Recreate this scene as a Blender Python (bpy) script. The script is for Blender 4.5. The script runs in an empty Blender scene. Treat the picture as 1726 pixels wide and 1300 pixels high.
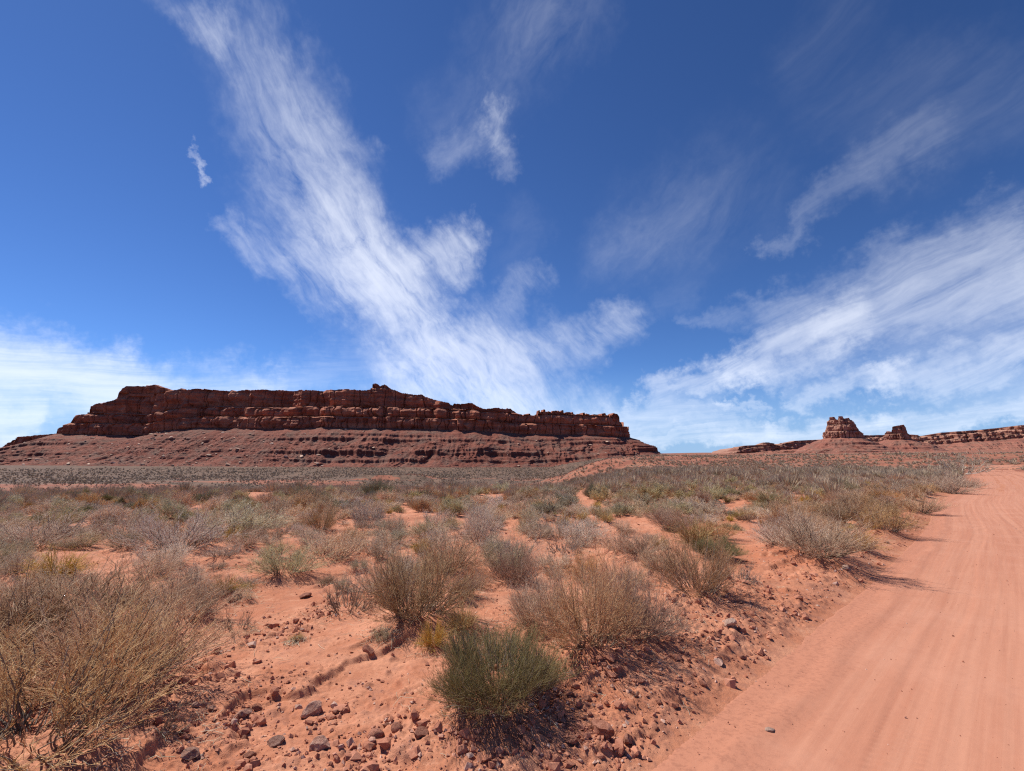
import bpy, math, random
import numpy as np
from mathutils import Vector

# ------------------------------------------------------------------ camera, world, sun, exposure
scene = bpy.context.scene
COL = scene.collection
random.seed(5)
PW, PH, FPX = 1726.0, 1300.0, 850.0          # photograph size and focal length in its pixels
EYE = 782.0                                  # row of the eye-level horizon
PITCH = math.atan((EYE - PH / 2) / FPX)
CP, SP = math.cos(PITCH), math.sin(PITCH)
CAMZ = 1.65
cam_d = bpy.data.cameras.new('camera')
cam = bpy.data.objects.new('camera', cam_d)
COL.objects.link(cam)
cam.location = (0, 0, CAMZ)
cam.rotation_euler = (math.pi / 2 + PITCH, 0, 0)
cam_d.sensor_width = 36.0
cam_d.lens = 36.0 * FPX / PW
cam_d.clip_start = 0.05
cam_d.clip_end = 60000.0
scene.camera = cam

SUN_AZ, SUN_EL = math.radians(-56), math.radians(54)
scene.view_settings.view_transform = 'Standard'
scene.view_settings.look = 'None'
scene.view_settings.gamma = 1.0
scene.view_settings.exposure = 0.55
scene.cycles.use_denoising = False           # the denoiser smears twigs and grit
scene.cycles.filter_width = 1.2
sun_d = bpy.data.lights.new('sun', 'SUN')
sun_d.energy = 3.8
sun_d.angle = math.radians(0.5)
sun_d.color = (1.0, 0.955, 0.88)
sun = bpy.data.objects.new('sun', sun_d)
COL.objects.link(sun)
to_sun = Vector((math.sin(SUN_AZ) * math.cos(SUN_EL), math.cos(SUN_AZ) * math.cos(SUN_EL), math.sin(SUN_EL)))
sun.rotation_euler = to_sun.to_track_quat('Z', 'Y').to_euler()


def pdir(px, py):
    u, v = (px - PW / 2) / FPX, -(py - PH / 2) / FPX
    return u, CP - v * SP, SP + v * CP


def azel(px, py):
    """compass bearing and height above the horizon of a direction, in radians"""
    x, y, z = pdir(px, py)
    return math.atan2(x, y), math.atan2(z, math.hypot(x, y))


class Nodes:
    """short helpers to write node trees"""

    def __init__(self, tree):
        self.t = tree
        self.t.nodes.clear()

    def new(self, kind, **kw):
        n = self.t.nodes.new(kind)
        for k, v in kw.items():
            setattr(n, k, v)
        return n

    def put(self, sock, val):
        if hasattr(val, 'is_linked') and hasattr(val, 'node'):
            self.t.links.new(val, sock)
        else:
            sock.default_value = val

    def math(self, op, a, b=0.0, c=None, clamp=False):
        n = self.new('ShaderNodeMath', operation=op, use_clamp=clamp)
        self.put(n.inputs[0], a)
        self.put(n.inputs[1], b)
        if c is not None:
            self.put(n.inputs[2], c)
        return n.outputs[0]

    def vmath(self, op, a, b=None, scale=None):
        n = self.new('ShaderNodeVectorMath', operation=op)
        self.put(n.inputs[0], a)
        if b is not None:
            self.put(n.inputs[1], b)
        if scale is not None:
            self.put(n.inputs['Scale'], scale)
        return n.outputs['Value'] if op in ('DOT_PRODUCT', 'LENGTH', 'DISTANCE') else n.outputs['Vector']

    def noise(self, vec, scale=1.0, detail=4.0, rough=0.55, dist=0.0, out='Fac'):
        n = self.new('ShaderNodeTexNoise')
        self.put(n.inputs['Vector'], vec)
        n.inputs['Scale'].default_value = scale
        n.inputs['Detail'].default_value = detail
        n.inputs['Roughness'].default_value = rough
        n.inputs['Distortion'].default_value = dist
        return n.outputs[out]

    def range(self, v, a, b, c=0.0, d=1.0, smooth=True):
        n = self.new('ShaderNodeMapRange', interpolation_type='SMOOTHSTEP' if smooth else 'LINEAR')
        self.put(n.inputs['Value'], v)
        for i, q in enumerate((a, b, c, d)):
            self.put(n.inputs[i + 1], q)
        return n.outputs['Result']

    def xyz(self, x, y, z):
        n = self.new('ShaderNodeCombineXYZ')
        for i, q in enumerate((x, y, z)):
            self.put(n.inputs[i], q)
        return n.outputs[0]

    def sep(self, v):
        n = self.new('ShaderNodeSeparateXYZ')
        self.put(n.inputs[0], v)
        return n.outputs

    def mix(self, f, a, b, mode='MIX'):
        n = self.new('ShaderNodeMix', data_type='RGBA', blend_type=mode)
        self.put(n.inputs[0], f)
        for s, q in ((n.inputs[6], a), (n.inputs[7], b)):
            self.put(s, q if hasattr(q, 'node') else (*q, 1.0))
        return n.outputs[2]

    def mapping(self, vec, scale):
        return self.vmath('MULTIPLY', vec, scale)


def build_world():
    w = bpy.data.worlds.new('World')
    scene.world = w
    w.use_nodes = True
    N = Nodes(w.node_tree)
    out = N.new('ShaderNodeOutputWorld')
    bg = N.new('ShaderNodeBackground')
    bg.inputs['Strength'].default_value = 0.0715
    N.t.links.new(bg.outputs[0], out.inputs[0])
    sky = N.new('ShaderNodeTexSky', sky_type='NISHITA')
    sky.sun_disc = False
    sky.sun_elevation = SUN_EL
    sky.sun_rotation = SUN_AZ % (2 * math.pi)
    sky.altitude = 1600
    sky.air_density = 0.9
    sky.dust_density = 0.15
    sky.ozone_density = 3.0
    # clear desert air: a deeper, purer blue than the standard atmosphere gives
    deep = N.mix(1.0, sky.outputs[0], (0.60, 0.79, 1.16), 'MULTIPLY')
    gm = N.new('ShaderNodeGamma')
    N.put(gm.inputs[0], deep)
    gm.inputs[1].default_value = 1.2
    deep = N.mix(1.0, gm.outputs[0], (0.84, 0.80, 0.665), 'MULTIPLY')
    d = N.new('ShaderNodeTexCoord').outputs['Generated']
    x, y, z = N.sep(d)
    az = N.math('ARCTAN2', x, y)
    el = N.math('ARCSINE', z)
    # the last degrees above the horizon are paler
    deep = N.mix(N.range(el, 0.20, -0.02, 0.0, 0.85), deep, (3.3, 5.1, 8.0))
    P = N.xyz(az, el, 0.0)
    # two sizes of warp tear the strokes of cirrus into ragged streaks
    w1 = N.vmath('SUBTRACT', N.noise(P, 5.0, 3.0, 0.55, out='Color'), (0.5, 0.5, 0.5))
    w2 = N.vmath('SUBTRACT', N.noise(P, 17.0, 5.0, 0.62, out='Color'), (0.5, 0.5, 0.5))
    w3 = N.vmath('SUBTRACT', N.noise(P, 60.0, 4.0, 0.6, out='Color'), (0.5, 0.5, 0.5))
    Q = N.vmath('ADD', P, N.vmath('ADD', N.vmath('SCALE', w1, scale=0.15), N.vmath('ADD', N.vmath('SCALE', w2, scale=0.085), N.vmath('SCALE', w3, scale=0.045))))
    Q = N.vmath('MULTIPLY', Q, (1, 1, 0))

    def strokes(lst):
        tot = 0.0
        for (ax, ay, ra, da, bx, by, rb, db) in lst:
            a, b = azel(ax, ay), azel(bx, by)
            ab = (b[0] - a[0], b[1] - a[1], 0)
            L2 = ab[0] ** 2 + ab[1] ** 2 + 1e-9
            pa = N.vmath('SUBTRACT', Q, (a[0], a[1], 0))
            h = N.math('MULTIPLY', N.vmath('DOT_PRODUCT', pa, ab), 1.0 / L2, clamp=True)
            dist = N.vmath('DISTANCE', pa, N.vmath('SCALE', ab, scale=h))
            ra_, rb_ = ra / FPX, rb / FPX
            r = N.math('MULTIPLY_ADD', h, rb_ - ra_, ra_)
            f = N.range(N.math('DIVIDE', dist, r), 1.5, 0.0)
            dn = N.math('MULTIPLY_ADD', h, db - da, da)
            f = N.math('MULTIPLY', f, dn)
            tot = f if tot == 0.0 else N.math('ADD', tot, f)
        return tot

    def fibre(angle, along, across, fw=0.4, detail=9.0, rough=0.62, dist=0.6):
        ca, sa = math.cos(math.radians(angle)), math.sin(math.radians(angle))
        u = N.math('ADD', N.math('MULTIPLY', az, ca), N.math('MULTIPLY', el, sa))
        v = N.math('SUBTRACT', N.math('MULTIPLY', el, ca), N.math('MULTIPLY', az, sa))
        uv = N.xyz(N.math('MULTIPLY', u, along), N.math('MULTIPLY', v, across), 0.7)
        uv = N.vmath('ADD', uv, N.vmath('SCALE', w1, scale=1.2))
        coarse = N.noise(uv, 1.0, detail, rough, dist)
        fine = N.noise(N.vmath('ADD', N.vmath('SCALE', uv, scale=3.3), w2), 1.0, 6.0, 0.62, 0.4)
        return N.math('ADD', N.math('MULTIPLY', coarse, 1.0 - fw), N.math('MULTIPLY', fine, fw))

    plume = strokes([
        (275, 0, 20, 0.08, 350, 55, 30, 0.22), (350, 55, 36, 0.15, 440, 90, 56, 0.17), (400, 100, 62, 0.10, 500, 200, 82, 0.24),
        (500, 200, 82, 0.20, 580, 380, 84, 0.44), (450, 300, 46, 0.06, 560, 400, 54, 0.28), (580, 370, 74, 0.42, 650, 490, 68, 1.0),
        (650, 430, 50, 0.35, 765, 435, 44, 0.75), (650, 490, 68, 0.50, 720, 600, 76, 0.70),
        (405, 372, 24, 0.30, 560, 500, 44, 0.42), (720, 600, 76, 0.45, 840, 660, 90, 0.75),
        (740, 600, 54, 0.34, 890, 480, 30, 0.20), (830, 610, 62, 0.42, 1035, 556, 40, 0.40),
        (760, 680, 50, 0.45, 1010, 700, 44, 0.5), (520, 215, 45, 0.14, 625, 245, 22, 0.08)])
    pf = fibre(-50, 6.0, 19.0, 0.40)
    right = strokes([
        (1100, 664, 20, 0.65, 1230, 620, 28, 0.85), (1230, 618, 28, 0.75, 1420, 556, 42, 0.62),
        (1420, 556, 44, 0.50, 1780, 470, 66, 0.70), (1330, 520, 30, 0.16, 1720, 370, 36, 0.34), (1150, 535, 12, 0.10, 1330, 522, 26, 0.18),
        (1330, 655, 16, 0.50, 1500, 632, 20, 0.65), (1500, 632, 20, 0.55, 1800, 610, 30, 0.75),
        (1300, 418, 16, 0.14, 1530, 250, 36, 0.08), (1490, 270, 54, 0.05, 1690, 140, 54, 0.05),
        (1330, 110, 50, 0.03, 1440, 0, 54, 0.03), (1380, 190, 42, 0.03, 1560, 100, 46, 0.04), (1100, 520, 24, 0.05, 1170, 480, 26, 0.04)])
    rf = fibre(20, 3.0, 24.0, 0.28)
    low = strokes([
        (-160, 590, 44, 0.75, 60, 610, 50, 0.8), (-160, 660, 75, 0.9, 200, 650, 52, 0.9),
        (200, 650, 50, 0.7, 430, 655, 34, 0.5), (430, 655, 26, 0.3, 600, 610, 44, 0.16),
        (980, 715, 30, 0.55, 1290, 710, 14, 0.5), (1290, 708, 14, 0.5, 1500, 697, 16, 0.6), (1060, 690, 14, 0.4, 1200, 684, 12, 0.3),
        (1500, 695, 16, 0.5, 1800, 676, 18, 0.6), (1060, 748, 14, 0.7, 1400, 735, 14, 0.5), (1150, 728, 8, 0.4, 1360, 722, 9, 0.4),
        (1200, 686, 8, 0.4, 1290, 676, 8, 0.35), (1450, 722, 9, 0.45, 1780, 706, 10, 0.5),
        (-100, 715, 14, 0.7, 60, 722, 14, 0.7)])
    lf = fibre(5, 4.0, 48.0, 0.25)
    wisp = strokes([
        (318, 242, 6, 0.20, 350, 281, 9, 0.42), (750, 245, 34, 0.14, 830, 190, 34, 0.20),
        (824, 182, 24, 0.30, 852, 270, 26, 0.22), (750, 190, 60, 0.05, 900, 70, 70, 0.07),
        (890, 60, 54, 0.05, 990, 10, 54, 0.06), (1030, 430, 54, 0.07, 1160, 350, 60, 0.045), (1100, 390, 90, 0.05, 1230, 330, 90, 0.05),
        (860, 430, 40, 0.035, 880, 380, 40, 0.035)])
    wf = fibre(38, 7.0, 17.0, 0.3)

    def soft(mask, fib, k, floor=0.0):
        # the fibres bite harder where the cloud is thin
        m = N.math('MULTIPLY_ADD', N.math('SUBTRACT', fib, 0.5), k, 1.0)
        return N.math('MULTIPLY', mask, N.math('MAXIMUM', m, floor))

    a = N.math('ADD', N.math('ADD', soft(plume, pf, 5.2), soft(right, rf, 4.4)), N.math('ADD', soft(low, lf, 4.2), soft(wisp, wf, 4.8)))
    a = N.math('SUBTRACT', 1.0, N.math('EXPONENT', N.math('MULTIPLY', a, -0.88)))
    cloud = N.mix(1.0, deep, (6.9, 7.0, 7.2), 'ADD')
    cloud = N.mix(0.30, (8.2, 8.5, 9.2), cloud)
    col = N.mix(a, deep, cloud)
    N.t.links.new(col, bg.inputs['Color'])


build_world()


# ------------------------------------------------------------------ numeric helpers
def smooth(a, b, x):
    t = np.clip((x - a) / (b - a), 0, 1)
    return t * t * (3 - 2 * t)


_ANG = np.linspace(0, 2 * np.pi, 256, endpoint=False)
_GX, _GY = np.cos(_ANG).astype(np.float32), np.sin(_ANG).astype(np.float32)


def _hash(ix, iy, seed):
    h = (ix.astype(np.int64) * 374761393 + iy.astype(np.int64) * 668265263 + seed * 974634777) & 0xFFFFFFFF
    h = ((h ^ (h >> 13)) * 1274126177) & 0xFFFFFFFF
    return h ^ (h >> 16)


def gnoise(x, y, seed=0):
    x = np.asarray(x, np.float64)
    y = np.asarray(y, np.float64)
    ix, iy = np.floor(x), np.floor(y)
    fx, fy = x - ix, y - iy
    u, v = fx * fx * fx * (fx * (fx * 6 - 15) + 10), fy * fy * fy * (fy * (fy * 6 - 15) + 10)
    res = 0
    for ox in (0, 1):
        for oy in (0, 1):
            k = _hash(ix + ox, iy + oy, seed) & 255
            g = _GX[k] * (fx - ox) + _GY[k] * (fy - oy)
            res = res + g * (u if ox else 1 - u) * (v if oy else 1 - v)
    return res * 1.5


def fbm(x, y, octv=4, seed=0, gain=0.5):
    s, a, t = 0, 1.0, 0
    for o in range(octv):
        s = s + a * gnoise(x * 2 ** o + 13.7 * o, y * 2 ** o - 7.3 * o, seed + o)
        t += a
        a *= gain
    return s / t


def rnd1(i, seed=0):
    return (_hash(np.asarray(i), np.zeros_like(np.asarray(i)), seed) % 10007) / 10007.0


def make_mesh(name, verts, faces, smooth_shade=True, tone=None, mat_index=None):
    """verts (N,3), faces (M,3) or (M,4)"""
    verts = np.ascontiguousarray(verts, np.float32)
    faces = np.ascontiguousarray(faces, np.int32)
    me = bpy.data.meshes.new(name)
    k = faces.shape[1]
    me.vertices.add(len(verts))
    me.vertices.foreach_set('co', verts.ravel())
    me.loops.add(faces.size)
    me.loops.foreach_set('vertex_index', faces.ravel())
    me.polygons.add(len(faces))
    me.polygons.foreach_set('loop_start', np.arange(0, faces.size, k, dtype=np.int32))
    me.polygons.foreach_set('use_smooth', np.full(len(faces), smooth_shade))
    if mat_index is not None:
        me.polygons.foreach_set('material_index', np.ascontiguousarray(mat_index, np.int32))
    if tone is not None:
        at = me.attributes.new('tone', 'FLOAT', 'POINT')
        at.data.foreach_set('value', np.ascontiguousarray(tone, np.float32))
    me.update(calc_edges=True)
    me.validate()
    return me


def link(name, me, mat=None, parent=None, **props):
    o = bpy.data.objects.new(name, me)
    COL.objects.link(o)
    if mat is not None:
        o.data.materials.append(mat)
    if parent is not None:
        o.parent = parent
    for k, v in props.items():
        if v:
            o[k] = v
    return o


def grid_faces(nr, nc, wrap=False):
    i = np.arange(nr - 1)[:, None]
    j = np.arange(nc if wrap else nc - 1)[None, :]
    jn = (j + 1) % nc
    return np.stack([i * nc + j, i * nc + jn, (i + 1) * nc + jn, (i + 1) * nc + j], -1).reshape(-1, 4)


# ------------------------------------------------------------------ the lie of the land
EDGE = [(-7.6, -5.5), (-4.8, -2.66), (0.62, 3.10), (5.92, 8.50), (11.9, 14.9), (20, 24.2), (30, 34.3), (40, 45.0), (52, 58.0), (66, 73.6), (78, 87), (90, 100.3), (100, 110), (114, 118), (140, 122)]
HALF = 3.1


def _catmull(p, n=6):
    p = [np.array(q, float) for q in p]
    out = []
    for i in range(len(p) - 1):
        a, b, c, d = p[max(i - 1, 0)], p[i], p[i + 1], p[min(i + 2, len(p) - 1)]
        for t in np.linspace(0, 1, n, endpoint=False):
            out.append(0.5 * ((2 * b) + (c - a) * t + (2 * a - 5 * b + 4 * c - d) * t * t + (3 * b - a - 3 * c + d) * t ** 3))
    out.append(p[-1])
    return np.array(out)


_e = _catmull(EDGE)
_t = np.gradient(_e, axis=0)
_t /= np.linalg.norm(_t, axis=1)[:, None]
CENTRE = _e + HALF * np.stack([_t[:, 1], -_t[:, 0]], 1)


def road_dist(x, y):
    """distance beyond the road's edge (negative on the road), and on which side (+1 left of the direction of travel)"""
    best = np.full(np.shape(x), 1e9)
    side = np.ones(np.shape(x))
    for a, b in zip(CENTRE[:-1], CENTRE[1:]):
        ab = b - a
        h = np.clip(((x - a[0]) * ab[0] + (y - a[1]) * ab[1]) / (ab @ ab), 0, 1)
        dx, dy = x - a[0] - h * ab[0], y - a[1] - h * ab[1]
        d = np.hypot(dx, dy)
        m = d < best
        best = np.where(m, d, best)
        side = np.where(m, np.sign(ab[0] * dy - ab[1] * dx), side)
    return best - HALF, side


_RL = [0, 20, 40, 60, 110, 180, 250, 290, 400, 520, 800, 3000, 20000]
_ZL = [0, -.12, -.45, -1.2, -4.5, -9, -10.3, -7.2, -7.0, -5.2, 0, -20, -30]
_RR = [0, 40, 80, 150, 190, 230, 600, 2000, 6000, 20000]
_ZR = [0, .1, .30, .55, 2.6, 4.6, 8.5, 34, 100, 260]


def broad(x, y):
    r = np.hypot(x, y)
    az = np.degrees(np.arctan2(x, y))
    lr = np.log(r + 12)
    zl = np.interp(lr, np.log(np.array(_RL) + 12), _ZL)
    zr = np.interp(lr, np.log(np.array(_RR) + 12), _ZR)
    R = smooth(3, 15, az + 4 * gnoise(x / 60, y / 60, 5)) * smooth(150, 110, az) + smooth(-110, -150, az)
    z = zl + (zr - zl) * np.clip(R, 0, 1)
    z = z + 0.30 * fbm(x / 22, y / 22, 3, 11) * smooth(9, 40, r)
    z = z + 0.9 * fbm(x / 110, y / 110, 3, 12) * smooth(90, 300, r) + 7 * fbm(x / 900, y / 900, 3, 15) * smooth(900, 3000, r)
    # the low red rise ahead, cut by small ledges
    w = smooth(110, 160, r) * smooth(330, 250, r) * np.clip(R, 0, 1)
    z = z + w * 0.9 * np.round(2.2 * fbm(x / 45, y / 30, 4, 19)) / 2.2
    # the bank of a dry wash
    s = y - (288 + 6 * gnoise(x / 14, 0 * y, 8))
    z = z + 2.6 * smooth(-1.2, 1.2, s) * smooth(60, 4, s) * smooth(-92, -84, x) * smooth(-44, -54, x)
    return z


MOUNDS = []                                   # (x, y, radius, height): sand gathered under the shrubs
MG = 0.08
MX0, MY0, MNX, MNY = -40.0, 0.0, 1000, 600
mound_map = np.zeros((MNY, MNX), np.float32)


def add_mound(x, y, rad, h):
    if not (MX0 + 3 < x < MX0 + MNX * MG - 3 and MY0 + 0.5 < y < MY0 + MNY * MG - 3):
        return
    i0, i1 = int((x - MX0 - 2 * rad) / MG), int((x - MX0 + 2 * rad) / MG) + 2
    j0, j1 = int((y - MY0 - 2 * rad) / MG), int((y - MY0 + 2 * rad) / MG) + 2
    i0, j0 = max(i0, 0), max(j0, 0)
    xs = MX0 + np.arange(i0, min(i1, MNX)) * MG
    ys = MY0 + np.arange(j0, min(j1, MNY)) * MG
    d2 = ((xs[None] - x) ** 2 + (ys[:, None] - y) ** 2) / rad ** 2
    g = h * np.exp(-1.6 * d2)
    sl = mound_map[j0:j0 + len(ys), i0:i0 + len(xs)]
    np.maximum(sl, g, out=sl)


def mound_at(x, y):
    fx, fy = (x - MX0) / MG, (y - MY0) / MG
    ok = (fx > 0) & (fx < MNX - 2) & (fy > 0) & (fy < MNY - 2)
    fx, fy = np.clip(fx, 0, MNX - 2), np.clip(fy, 0, MNY - 2)
    i, j = fx.astype(int), fy.astype(int)
    u, v = fx - i, fy - j
    m = mound_map
    z = (m[j, i] * (1 - u) + m[j, i + 1] * u) * (1 - v) + (m[j + 1, i] * (1 - u) + m[j + 1, i + 1] * u) * v
    return np.where(ok, z, 0)


def clods(x, y, cell, seed, fill):
    """lumps of earth half sunk in the ground: one per cell, of uneven size"""
    x = x + 0.30 * cell * fbm(x / cell * 1.6, y / cell * 1.6, 2, seed + 5)
    y = y + 0.30 * cell * fbm(x / cell * 1.6 + 9, y / cell * 1.6, 2, seed + 6)
    ix, iy = np.floor(x / cell), np.floor(y / cell)
    h = np.zeros(x.shape)
    for ox in (-1, 0, 1):
        for oy in (-1, 0, 1):
            cx, cy = ix + ox, iy + oy
            a, b, c = ((_hash(cx, cy, seed + q) % 4096) / 4096.0 for q in (1, 2, 3))
            R = cell * (0.12 + 0.50 * c ** 2) * (c > 1 - fill)
            px, py = (cx + 0.15 + 0.7 * a) * cell, (cy + 0.15 + 0.7 * b) * cell
            t = 1.2 * (a - 0.5), 1.2 * (b - 0.5)
            d2 = ((x - px) ** 2 + (y - py) ** 2 * (1 + a)) / (R * R + 1e-9)
            hh = R * np.sqrt(np.clip(1 - d2, 0, 1)) * 0.85 + (t[0] * (x - px) + t[1] * (y - py)) * (d2 < 1)
            h = np.maximum(h, hh)
    return h


def clod_mask(x, y, d):
    """where the graded, broken earth lies: the windrow along the road, and the rubble left of it"""
    n = fbm(x / 1.3, y / 1.3, 3, 31)
    band = smooth(-0.02, 0.22, d) * smooth(2.1, 1.0, d + 0.9 * n)
    rubble = smooth(4.0, 3.2, y + 0.45 * x + 1.3 * n) * smooth(0.0, 0.35, d) * smooth(2.2, 0.6, x)
    line = smooth(0.42, 0.15, np.abs(x + 2.2 - 0.1 * (y - 5) + 0.6 * gnoise(y / 2, x / 3, 6))) * smooth(4.6, 5.2, y) * smooth(7.2, 6.4, y)
    return np.clip(np.maximum(np.maximum(band * (0.55 + 0.9 * n), rubble * (0.5 + n)), line), 0, 1)


def ground(x, y, detail=True):
    """height of the open ground; called once more for everything that stands on it"""
    x = np.asarray(x, float)
    y = np.asarray(y, float)
    z = broad(x, y)
    r = np.hypot(x, y)
    near = r < 230
    d = np.full(x.shape, 50.0)
    if near.any():
        d[near] = road_dist(x[near], y[near])[0]
    off = smooth(-0.05, 1.1, d)
    z = z - 0.16 * (1 - off)
    z = z + off * (0.085 * fbm(x / 2.6, y / 2.6, 3, 21) + 0.10 * fbm(x / 7, y / 7, 2, 22)) * smooth(80, 20, r)
    z = z + 0.07 * np.exp(-((d - 0.45) / 0.28) ** 2) * smooth(60, 15, r) * (0.5 + gnoise(x / 1.7, y / 1.7, 41))
    if near.any():
        z[near] += off[near] * mound_at(x[near], y[near])
    if detail:
        f = r < 42
        X, Y, D, O = x[f], y[f], d[f], off[f]
        M = clod_mask(X, Y, D)
        g = fbm(X / 0.34, Y / 0.34, 3, 51)
        c1 = np.maximum(0, fbm(X / 0.15, Y / 0.15, 3, 55, 0.62) + 0.30 * g) ** 0.62
        c2 = np.maximum(0, fbm(X / 0.05, Y / 0.05, 2, 57)) ** 0.8
        zz = M * (0.034 * c1 + 0.014 * c2)
        zz = zz + np.minimum(1.3 * M, 1) * (0.35 * clods(X, Y, 0.17, 301, 0.35) + 0.5 * clods(X, Y, 0.07, 311, 0.6)) * smooth(0.05, 0.3, M)
        sc = fbm(X / 2.0, Y / 1.5, 4, 61)
        sc2 = sc + 0.05 * gnoise(X / 0.11, Y / 0.11, 63)
        SM = smooth(-0.05, 0.3, gnoise(X / 1.6, Y / 1.6, 64))
        for k, hh in ((-0.22, 0.05), (0.12, 0.06)):
            zz = zz + O * SM * hh * (smooth(k - 0.03, k + 0.03, sc2) - 0.5)
        zz = zz + O * 0.016 * fbm(X / 0.25, Y / 0.25, 4, 65, 0.6) + 0.005 * fbm(X / 0.035, Y / 0.035, 2, 67)
        cr = smooth(0.0, 0.25, fbm(X / 0.9, Y / 0.9, 3, 69))
        zz = zz + O * cr * 0.4 * clods(X, Y, 0.06, 321, 0.4)
        zz = zz + O * cr * 0.030 * np.maximum(0, fbm(X / 0.07, Y / 0.07, 3, 68, 0.6)) ** 0.7
        zz = zz + O * 0.02 * np.maximum(0, fbm(X / 0.6, Y / 0.6, 4, 71)) * (0.4 + smooth(0, .3, gnoise(X / 3, Y / 3, 72)))
        z[f] += zz
        z[f] -= 0.03 * smooth(0.03, -0.25, D)
    return z


def gz(x, y, detail=True):
    return float(ground(np.array([x]), np.array([y]), detail)[0])


def at(px, py):
    """the point of the ground that lies in the given direction"""
    dx, dy, dz = pdir(px, py)
    ys = np.exp(np.linspace(math.log(1.2), math.log(700), 900))
    zs = CAMZ + dz / dy * ys
    hs = ground(ys * dx / dy, ys, False)
    k = np.argmax(zs < hs)
    return ys[k] * dx / dy, ys[k]


# ------------------------------------------------------------------ materials
def material(name):
    m = bpy.data.materials.new(name)
    m.use_nodes = True
    N = Nodes(m.node_tree)
    out = N.new('ShaderNodeOutputMaterial')
    b = N.new('ShaderNodeBsdfPrincipled')
    b.inputs['Roughness'].default_value = 0.9
    b.inputs['Specular IOR Level'].default_value = 0.15
    N.t.links.new(b.outputs[0], out.inputs[0])
    return m, N, b


def bump(N, b, height, strength, dist):
    n = N.new('ShaderNodeBump')
    n.inputs['Strength'].default_value = strength
    n.inputs['Distance'].default_value = dist
    N.put(n.inputs['Height'], height)
    N.t.links.new(n.outputs[0], b.inputs['Normal'])


def sand_material():
    m, N, b = material('red_sand')
    pos = N.new('ShaderNodeNewGeometry').outputs['Position']
    x, y, z = N.sep(pos)
    big = N.noise(pos, 0.35, 5, 0.6)
    mid = N.noise(pos, 2.4, 6, 0.62)
    fine = N.noise(pos, 26.0, 4, 0.7)
    grit = N.noise(pos, 140.0, 3, 0.7)
    c = N.mix(N.range(mid, 0.35, 0.68), (0.464, 0.178, 0.095), (0.576, 0.258, 0.151))
    c = N.mix(N.range(big, 0.45, 0.7), c, (0.428, 0.155, 0.081))
    c = N.mix(N.math('MULTIPLY', N.range(fine, 0.52, 0.72), 0.45), c, (0.279, 0.112, 0.071))
    crust = N.noise(pos, 6.0, 7, 0.72)
    c = N.mix(N.math('MULTIPLY', N.range(crust, 0.52, 0.64), 0.5), c, (0.343, 0.150, 0.101))
    c = N.mix(N.math('MULTIPLY', N.range(crust, 0.44, 0.34), 0.45), c, (0.632, 0.318, 0.196))
    c = N.mix(N.math('MULTIPLY', N.range(grit, 0.55, 0.75), 0.45), c, (0.650, 0.375, 0.255))
    # far off the soil carries a dry grey-green ground cover, broken by bare orange patches
    r = N.vmath('LENGTH', pos)
    far = N.range(r, 45, 150)
    cov = N.noise(N.mapping(pos, (0.05, 0.05, 0.0)), 1.0, 7, 0.66)
    spk = N.noise(N.mapping(pos, (0.4, 0.4, 0.0)), 1.0, 5, 0.7)
    spk2 = N.noise(N.mapping(pos, (0.10, 0.03, 0.0)), 1.0, 6, 0.7)
    cover = N.mix(N.range(spk, 0.38, 0.62), (0.074, 0.050, 0.035), (0.185, 0.115, 0.080))
    cover = N.mix(N.math('MULTIPLY', N.range(spk2, 0.46, 0.62), 0.6), cover, (0.235, 0.135, 0.088))
    patch = N.noise(N.mapping(pos, (0.012, 0.03, 0.0)), 1.0, 4, 0.6)
    plain = N.math('MULTIPLY', N.range(N.math('MULTIPLY_ADD', N.math('SUBTRACT', patch, 0.52), -420.0, r), 280, 350), N.range(N.math('DIVIDE', x, N.math('MAXIMUM', y, 1.0)), 0.32, 0.18))
    th = N.math('MULTIPLY_ADD', plain, -0.36, 0.56)
    f = N.math('MULTIPLY', far, N.range(N.math('MULTIPLY_ADD', N.math('SUBTRACT', spk, 0.5), 0.35, cov), N.math('SUBTRACT', th, 0.05), N.math('ADD', th, 0.05)))
    soil = N.mix(N.range(cov, 0.4, 0.6), (0.25, 0.090, 0.055), (0.42, 0.170, 0.100))
    far_soil = N.mix(far, c, soil)
    c = N.mix(f, far_soil, cover)
    N.t.links.new(c, b.inputs['Base Color'])
    h = N.math('ADD', N.math('MULTIPLY', fine, 0.6), N.math('MULTIPLY', grit, 0.4))
    bump(N, b, N.math('ADD', h, N.math('MULTIPLY', crust, 0.8)), 0.75, 0.014)
    return m


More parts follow.
